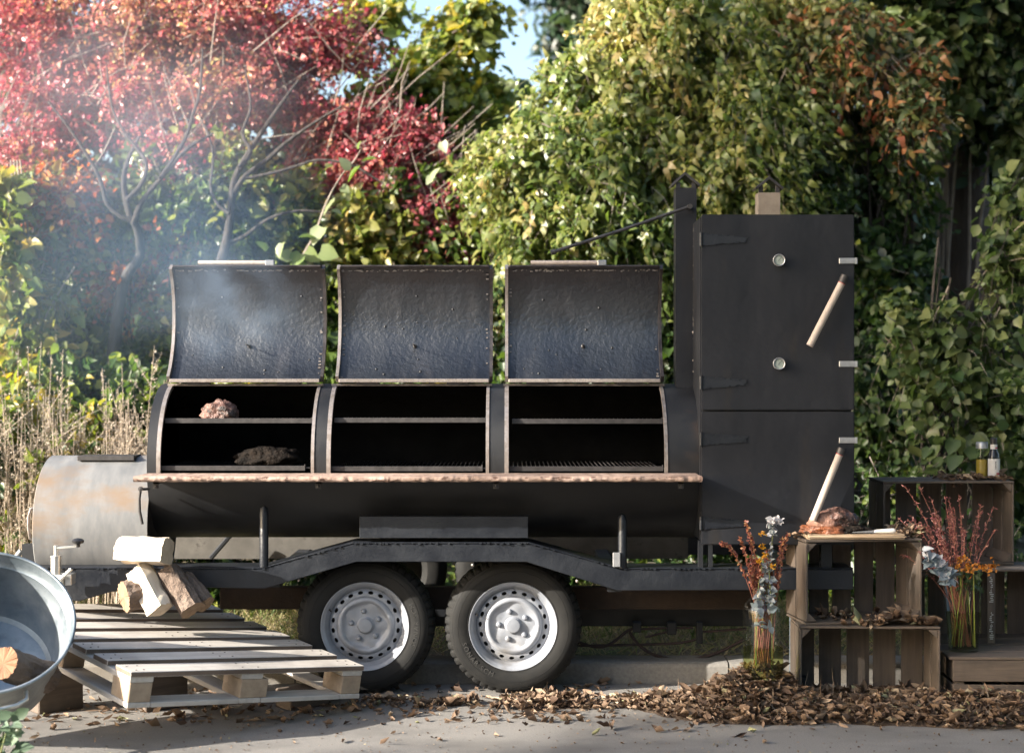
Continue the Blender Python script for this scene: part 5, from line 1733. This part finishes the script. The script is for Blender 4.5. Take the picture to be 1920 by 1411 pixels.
def single_leaves(par, meshes, items, seed):
    g = random.Random(seed)
    for (p, s, dirv) in items:
        o = bpy.data.objects.new('leaf', g.choice(meshes))
        COL.objects.link(o)
        o.parent = par
        o.matrix_parent_inverse = par.matrix_basis.inverted()
        dv = Vector(dirv).normalized()
        up = Vector((g.gauss(-.4, .4), g.gauss(-.6, .35), g.gauss(.6, .35)))
        sx = dv.cross(up).normalized()
        nz = sx.cross(dv)
        M_ = Matrix((sx, dv, nz)).transposed().to_4x4()
        M_.translation = p
        o.matrix_basis = M_ @ Matrix.Scale(s, 4)


meshes = [leaf_mesh('round_leaf', LM_SAGE, LEAF_ROUND, t, .95) for t in (.3, .45, .6, .75, .9)]
g = random.Random(77)
items = []
for k in range(170):
    e = re_[g.randrange(len(re_))]
    a, b = g.uniform(PI, 2 * PI), g.uniform(-.8, .95)
    c_ = math.sqrt(1 - b * b)
    p = Vector((e[0] + e[3] * c_ * math.cos(a), e[1] + e[4] * c_ * math.sin(a), e[2] + e[5] * b))
    items.append((p, g.uniform(.06, .105), (g.gauss(-.2, .7), g.gauss(-.3, .4), g.gauss(-.35, .5))))
single_leaves(s9, meshes, items, 5)

# hazel shoot with large pale leaves above the middle lid
s10 = plant('hazel_shoot', 'single arching hazel shoot with large pale leaves in front of the red tree', 'shrub', 560, 9.5)
mb = MB()
px_branch(mb, [(575, 720), (565, 600), (562, 500), (590, 440), (612, 380), (640, 330), (665, 300), (680, 275)], [.010, .009, .008, .007, .006, .005, .004, .003], 9.5, 9.35, 6)
px_branch(mb, [(565, 520), (545, 505), (520, 500)], [.006, .005, .003], 9.5, 9.4, 5)
mb.build('stem', M_TWIG, s10, smooth=60)
LM_HAZ = leaf_mat('pale_hazel_leaf', [(0, (.10, .17, .03)), (.4, (.17, .23, .06)), (.7, (.24, .29, .13)), (1, (.30, .34, .20))], .35)
meshes = [leaf_mesh('hazel_leaf', LM_HAZ, LEAF_ROUND, t) for t in (.2, .55, .8, 1.)]
items = []
for (a, b, s, dx, dz) in ((655, 340, .11, .3, .5), (628, 375, .115, -.5, -.6), (605, 425, .12, -.4, -.7), (660, 312, .09, -.6, .3), (680, 302, .085, .8, .2), (672, 280, .05, .2, .9), (590, 445, .09, -.9, .1), (600, 470, .11, .9, -.3), (565, 475, .10, -.5, -.7), (548, 482, .09, -.9, .1), (575, 468, .10, .6, -.6), (558, 500, .10, .7, -.4), (620, 395, .07, .8, -.2), (520, 492, .09, -.7, -.4), (640, 350, .06, .7, -.5), (500, 470, .08, -.5, .5), (530, 455, .09, -.2, -.8), (810, 340, .09, .3, .6), (815, 330, .07, -.5, -.5), (830, 265, .07, .2, -.8)):
    items.append((W(a, b, 9.38 + rnd(-.05, .05)), s, (dx, -.25, dz)))
single_leaves(s10, meshes, items, 6)

# yellow climber at the left edge
s11 = plant('yellow_climber', 'yellowing climber hanging down at the left edge above the dry weeds', 'climbing plant', 30, 9.8)
ye = [E_px(20, 360, 9.7, 50, 60, .25), E_px(30, 470, 9.6, 50, 80, .25), E_px(45, 580, 9.5, 45, 70, .2), E_px(75, 540, 9.6, 40, 50, .2)]
crown('foliage', s11, ye, 150, 7, .066, LEAF_ROUND, LM_YELLOW, 30, tint=lambda C, g: g.uniform(.3, .9, len(C)), inner=.1, droop=.9, jitter=.2)
mb = MB()
for k in range(4):
    px_branch(mb, [(20 + 15 * k, 760), (25 + 14 * k, 600), (30 + 8 * k, 450), (20 + 6 * k, 300)], [.01, .009, .008, .005], 9.75, 9.65, 5)
mb.build('stems', M_TWIG, s11, smooth=60)

# low leafy undergrowth: left bank, between the lids, right of the cabinet
LM_WEED = leaf_mat('undergrowth_leaf', [(0, (.035, .07, .02)), (.4, (.09, .14, .03)), (.75, (.22, .25, .05)), (1, (.40, .31, .06))], .4)
we = [E_px(150, 740, 9.5, 230, 70, .4), E_px(60, 880, 9.0, 190, 130, .4), E_px(260, 830, 9.2, 150, 120, .4), E_px(500, 760, 9.6, 200, 120, .3), E_px(700, 760, 9.6, 200, 100, .3)]
ug = crown('undergrowth', None, we, 1900, 8, .055, LEAF_ROUND, LM_WEED, 31, tint=lambda C, g: .45 + .25 * np.sin(C[:, 0] * 5 + C[:, 2] * 7), inner=.1, droop=.3, jitter=.35)
tag(ug, kind='stuff')
iv = crown('ivy_ground_cover', None, [E_px(450, 1120, 8.9, 250, 60, .4), E_px(900, 1100, 9.3, 500, 50, .3), E_px(1500, 1080, 9.2, 300, 80, .3), E_px(1660, 930, 8.6, 70, 70, .25), E_px(1850, 1060, 8.4, 120, 120, .3), E_px(400, 1000, 9.3, 300, 120, .3), E_px(1200, 960, 9.5, 400, 150, .3)], 1500, 8, .045, LEAF_ROUND, LM_MID, 32, tint=lambda C, g: g.uniform(.2, .7, len(C)), inner=.1, droop=.2, jitter=.3)
tag(iv, kind='stuff')

# dry seed-headed weeds
LM_DRYW = leaf_mat('dry_weed_seed', [(0, (.32, .26, .20)), (.5, (.48, .41, .33)), (1, (.60, .54, .45))], .35, rough=.8, spec=.2)
M_DRYST = mat('dry_stalk', (.32, .25, .19), (.44, .37, .29), rough=.9, scale=30)


def weed(par, px, py_top, d, seed, lean=.1, branches=7, dense=110):
    g = random.Random(seed)
    x = XP(px, d)
    z0, z1 = gy(x, d), ZP(py_top, d)
    base = Vector((x - lean * .5 * (z1 - z0), d, z0))
    tip = Vector((x, d + g.uniform(-.05, .05), z1))
    mb = MB().tube([base, base.lerp(tip, .5) + Vector((g.gauss(0, .02), 0, 0)), tip], [.004, .003, .0012], 4, caps=False)
    P, D = [], []
    axes = [(base.lerp(tip, .45), tip)]
    for k in range(branches):
        t = g.uniform(.35, .9)
        p = base.lerp(tip, t)
        q = p + Vector((g.gauss(0, .07), g.gauss(0, .05), g.uniform(.08, .22)))
        mb.tube([p, q], [.0016, .0008], 3, caps=False)
        axes.append((p, q))
    for k in range(dense):
        a, b = axes[g.randrange(len(axes))]
        t = g.random()
        P.append(a.lerp(b, t) + Vector((g.gauss(0, .004), g.gauss(0, .004), 0)))
        D.append((g.gauss(0, 1), g.gauss(0, 1), g.gauss(.6, .5)))
    return mb, P, D


ms_ = MB()
PP_, DD_ = [], []
g = random.Random(99)
for k in range(210):
    px = g.uniform(-30, 318)
    top_ = 735 + 60 * abs(math.sin(px * .03)) + g.uniform(-40, 90)
    mb, P, D = weed(None, px, top_, g.uniform(8.5, 9.1), 1000 + k, g.uniform(-.2, .25), 8, 100)
    ms_.add(mb.v, mb.f)
    PP_ += P
    DD_ += D
root = tag(ms_.build('dry_weeds', M_DRYST, fixn=False), kind='stuff')
petals('weed_seeds', root, PP_, DD_, .013, LM_DRYW, LEAF_SIMPLE, 3, aspect=.8)
for k, (px, py) in enumerate(((35, 655), (52, 650), (75, 640), (100, 665), (118, 655), (192, 690), (228, 680), (292, 650))):
    wt = plant('tall_dry_weed', ('first', 'second', 'third', 'fourth', 'fifth', 'sixth', 'seventh', 'eighth')[k] + ' tall dry brown weed spike from the left edge', 'weed', px, 8.9, 'tall dry weed spikes')
    mb, P, D = weed(None, px, py, 8.9, 2000 + k, g.uniform(-.1, .2), 5, 170)
    mb.build('stalk', M_DRYST, wt, fixn=False)
    tag(petals('seed_head', wt, P, D, .014, LM_DRYW, LEAF_SIMPLE, 300 + k, aspect=.8), kind='stuff')

# dense wood behind everything
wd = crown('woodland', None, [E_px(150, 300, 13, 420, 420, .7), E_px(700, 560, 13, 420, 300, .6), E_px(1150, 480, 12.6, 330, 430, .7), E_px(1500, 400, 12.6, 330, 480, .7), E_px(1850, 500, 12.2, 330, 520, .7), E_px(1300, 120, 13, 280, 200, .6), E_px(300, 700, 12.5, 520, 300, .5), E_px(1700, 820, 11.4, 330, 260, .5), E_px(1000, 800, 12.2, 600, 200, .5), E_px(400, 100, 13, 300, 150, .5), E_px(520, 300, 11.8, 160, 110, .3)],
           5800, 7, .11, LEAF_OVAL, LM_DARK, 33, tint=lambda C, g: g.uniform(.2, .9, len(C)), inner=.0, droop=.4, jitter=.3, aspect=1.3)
tag(wd, kind='stuff')
# far dark tree in the sky gap
s12 = plant('far_conifer', 'far dark tree whose top shows against the sky at the top middle', 'tree', 1060, 17)
fe2 = [E_px(1070, -20, 17, 95, 90, .6), E_px(1150, 60, 17, 130, 130, .6), E_px(1050, -120, 17, 70, 90, .5)]
crown('crown', s12, fe2, 900, 7, .11, LEAF_LANCE, LM_DARK, 34, inner=.1, droop=.5, jitter=.3, tint=lambda C, g: g.uniform(0, .5, len(C)))
mb = MB()
limbs(mb, (XP(1080, 17), 17, .3), W(1070, -60, 17), .16, fe2, 10, 3)
mb.build('trunk', M_DARKTRUNK, s12, smooth=60)

# sprig of grey-green leaves in the lower left corner
s13 = thing('kale_plant', 'small grey green leafy plant at the lower left corner beside the tub', 'plant', (XP(-10, 5.75), 5.75, 0))
meshes = [leaf_mesh('kale_leaf', leaf_mat('kale_leaf', [(0, (.07, .11, .06)), (1, (.16, .22, .15))], .3), LEAF_ROUND, t) for t in (.1, .5, 1.)]
g = random.Random(4)
items = []
for k in range(60):
    a = g.uniform(0, 2 * PI)
    z = g.uniform(.02, .20)
    r = g.uniform(.0, .09)
    items.append((Vector((XP(-8, 5.75) + r * math.cos(a), 5.75 + r * math.sin(a), z)), g.uniform(.03, .05), (math.cos(a), math.sin(a), g.uniform(-.2, .9))))
single_leaves(s13, meshes, items, 8)
mb = MB()
for k in range(6):
    a = k * 1.05
    mb.tube([(XP(-8, 5.75), 5.75, 0), (XP(-8, 5.75) + .05 * math.cos(a), 5.75 + .05 * math.sin(a), .18)], [.005, .002], 5)
mb.build('stem', M_STEMG, s13)


# ------------------------------------------------------------------ unseen trees added to shade the right of the view, then woodland around it
def shade_tree(base, lobes, n, size, label, seed, name='added_shade_tree'):
    b = Vector(base)
    t = thing(name, label, 'tree', b, (0, 0, 0), 'added shade trees outside the view')
    crown('crown', t, lobes, n // 8, 8, size, LEAF_OVAL, LM_MID, seed, face=False, inner=.0, aspect=1.2, tint=hue, twig_len=(.3, .6))
    mb = MB()
    limbs(mb, b, (b.x, b.y, lobes[0][2] + lobes[0][5] * .5), .15, lobes, 16, seed, start=.8)
    mb.build('trunk', M_TRUNK, t, smooth=60)


shade_tree((-22.4, -4.72, 0), [(-22.4, -4.72, 11.5, 2.0, 2.0, 2.0), (-21.9, -1.9, 13.7, 2.0, 2.0, 2.5)], 26000, .13, 'unseen tree with two crowns added beyond the left to shade the right side', 51)  # added for its shadow: crowns placed to dim the sun on the right
shade_tree((4.9, 6.2, 0), [(4.9, 6.2, 3.9, 1.9, 2.2, 2.3), (2.9, 5.0, 5.0, 1.9, 1.9, 1.5)], 15000, .14, 'unseen leafy tree added beyond the right to cut sky light there', 53)  # added; the second lobe hangs overhead to block sky above the crates
shade_tree((4.6, 1.6, 0), [(4.6, 1.6, 4.6, 2.3, 2.3, 2.4)], 9000, .14, 'unseen leafy tree added on the near right to cut sky light', 54)  # added to hold front sky light off the right side
bw = crown('woodland', None, [(-9 + 3.2 * k, -11 - 1.5 * (k % 2), 3.2 + .6 * (k % 3), 2.6, 1.6, 3.4) for k in range(9)], 2200, 7, .34, LEAF_OVAL, LM_MID, 71, face=False, inner=.2, aspect=1.2, tint=hue, twig_len=(.5, 1.1))
sw = crown('woodland', None, [(-7.5, 12.6, 1.6, 2.2, .8, 2.2), (-11, 13.2, 2.0, 2.4, .9, 2.6), (-15, 13.5, 2.2, 2.6, .9, 2.8), (7.5, 12.4, 1.8, 2.2, .8, 2.4), (11, 12.8, 2.2, 2.4, .9, 2.8), (15, 13.2, 2.2, 2.6, .9, 2.8), (19, 13.4, 2.2, 2.6, .9, 2.8)], 2600, 7, .20, LEAF_OVAL, LM_MID, 73, inner=.1, aspect=1.2, tint=hue, twig_len=(.3, .7))
tag(sw, 'green woodland edge running on to both sides of the view', 'trees', kind='stuff')
tag(bw, 'row of leafy trees across the road behind the viewer', 'trees', kind='stuff')

# ------------------------------------------------------------------ smoke
def puff(px, py, d, rpx, rpy, rd, dens, seed, label, col=(.55, .74, 1.0), noise_scale=2.2):
    m = bpy.data.materials.new('smoke')
    m.use_nodes = True
    nt = m.node_tree
    N, L = nt.nodes, nt.links
    N.remove(N['Principled BSDF'])
    v = N.new('ShaderNodeVolumePrincipled')
    v.inputs['Color'].default_value = (*col, 1)
    v.inputs['Anisotropy'].default_value = .1
    tc = N.new('ShaderNodeTexCoord')
    ln_ = N.new('ShaderNodeVectorMath')
    ln_.operation = 'LENGTH'
    L.new(tc.outputs['Object'], ln_.inputs[0])
    mr = N.new('ShaderNodeMapRange')
    mr.interpolation_type = 'SMOOTHSTEP'
    mr.inputs[1].default_value, mr.inputs[2].default_value = 1.0, .15
    mr.inputs[3].default_value, mr.inputs[4].default_value = 0, 1
    L.new(ln_.outputs['Value'], mr.inputs[0])
    mp = N.new('ShaderNodeMapping')
    mp.inputs['Location'].default_value = (seed * 3.1, 0, seed)
    L.new(tc.outputs['Object'], mp.inputs[0])
    n = N.new('ShaderNodeTexNoise')
    n.inputs['Scale'].default_value = noise_scale
    n.inputs['Detail'].default_value = 3
    n.inputs['Distortion'].default_value = .6
    L.new(mp.outputs[0], n.inputs['Vector'])
    m2 = N.new('ShaderNodeMapRange')
    m2.inputs[1].default_value, m2.inputs[2].default_value = .40, .68
    m2.inputs[3].default_value, m2.inputs[4].default_value = .08, dens
    L.new(n.outputs[0], m2.inputs[0])
    mu = N.new('ShaderNodeMath')
    mu.operation = 'MULTIPLY'
    L.new(mr.outputs[0], mu.inputs[0])
    L.new(m2.outputs[0], mu.inputs[1])
    L.new(mu.outputs[0], v.inputs['Density'])
    L.new(v.outputs[0], N['Material Output'].inputs['Volume'])
    bm = bmesh.new()
    bmesh.ops.create_icosphere(bm, subdivisions=3, radius=1)
    me = bpy.data.meshes.new('smoke')
    bm.to_mesh(me)
    bm.free()
    me.materials.append(m)
    o = link('smoke', me)
    o.location = W(px, py, d)
    o.scale = (rpx * d / FPX, rd, rpy * d / FPX)
    return tag(o, label, 'smoke', kind='stuff')


puff(410, 570, 7.0, 190, 150, .16, 2.8, 1, 'blue smoke curling over the inside of the left lid')
puff(330, 400, 8.2, 360, 260, .7, .38, 2, 'thin blue smoke drifting before the forked red tree', (.45, .68, 1.0))
puff(120, 520, 8.0, 330, 330, .6, .22, 5, 'faint blue smoke haze over the left bank of weeds', (.55, .76, 1.0))
puff(230, 200, 8.8, 480, 260, .8, .36, 3, 'pale smoke veil across the red autumn crown', (.86, .84, 1.0))

# plain descriptions for the setting and the uncountable stuff
for nm, lab, cat in (('road', 'pale worn pavement in front of the trailer', 'road'), ('kerb', 'low concrete kerb running behind the wheels', 'kerb'), ('ground', 'rough verge of soil and dry grass behind the kerb', 'ground'),
                     ('leaf_mould', 'dark crumbled leaf mould under the fallen leaves', 'leaf litter'), ('verge_grass', 'dry and green grass on the verge behind the kerb', 'grass'),
                     ('fallen_leaves', 'brown fallen leaves scattered on pavement and crates', 'fallen leaves'), ('undergrowth', 'yellow green leafy undergrowth along the left bank', 'undergrowth'),
                     ('ivy_ground_cover', 'low green ivy behind the trailer', 'ivy'), ('dry_weeds', 'thicket of dry beige weeds behind the firebox', 'weeds'), ('woodland', 'dark woodland filling the background', 'trees')):
    for o in list(SC.objects):
        if o.parent is None and o.name.split('.')[0] == nm and 'label' not in o:
            tag(o, lab, cat)
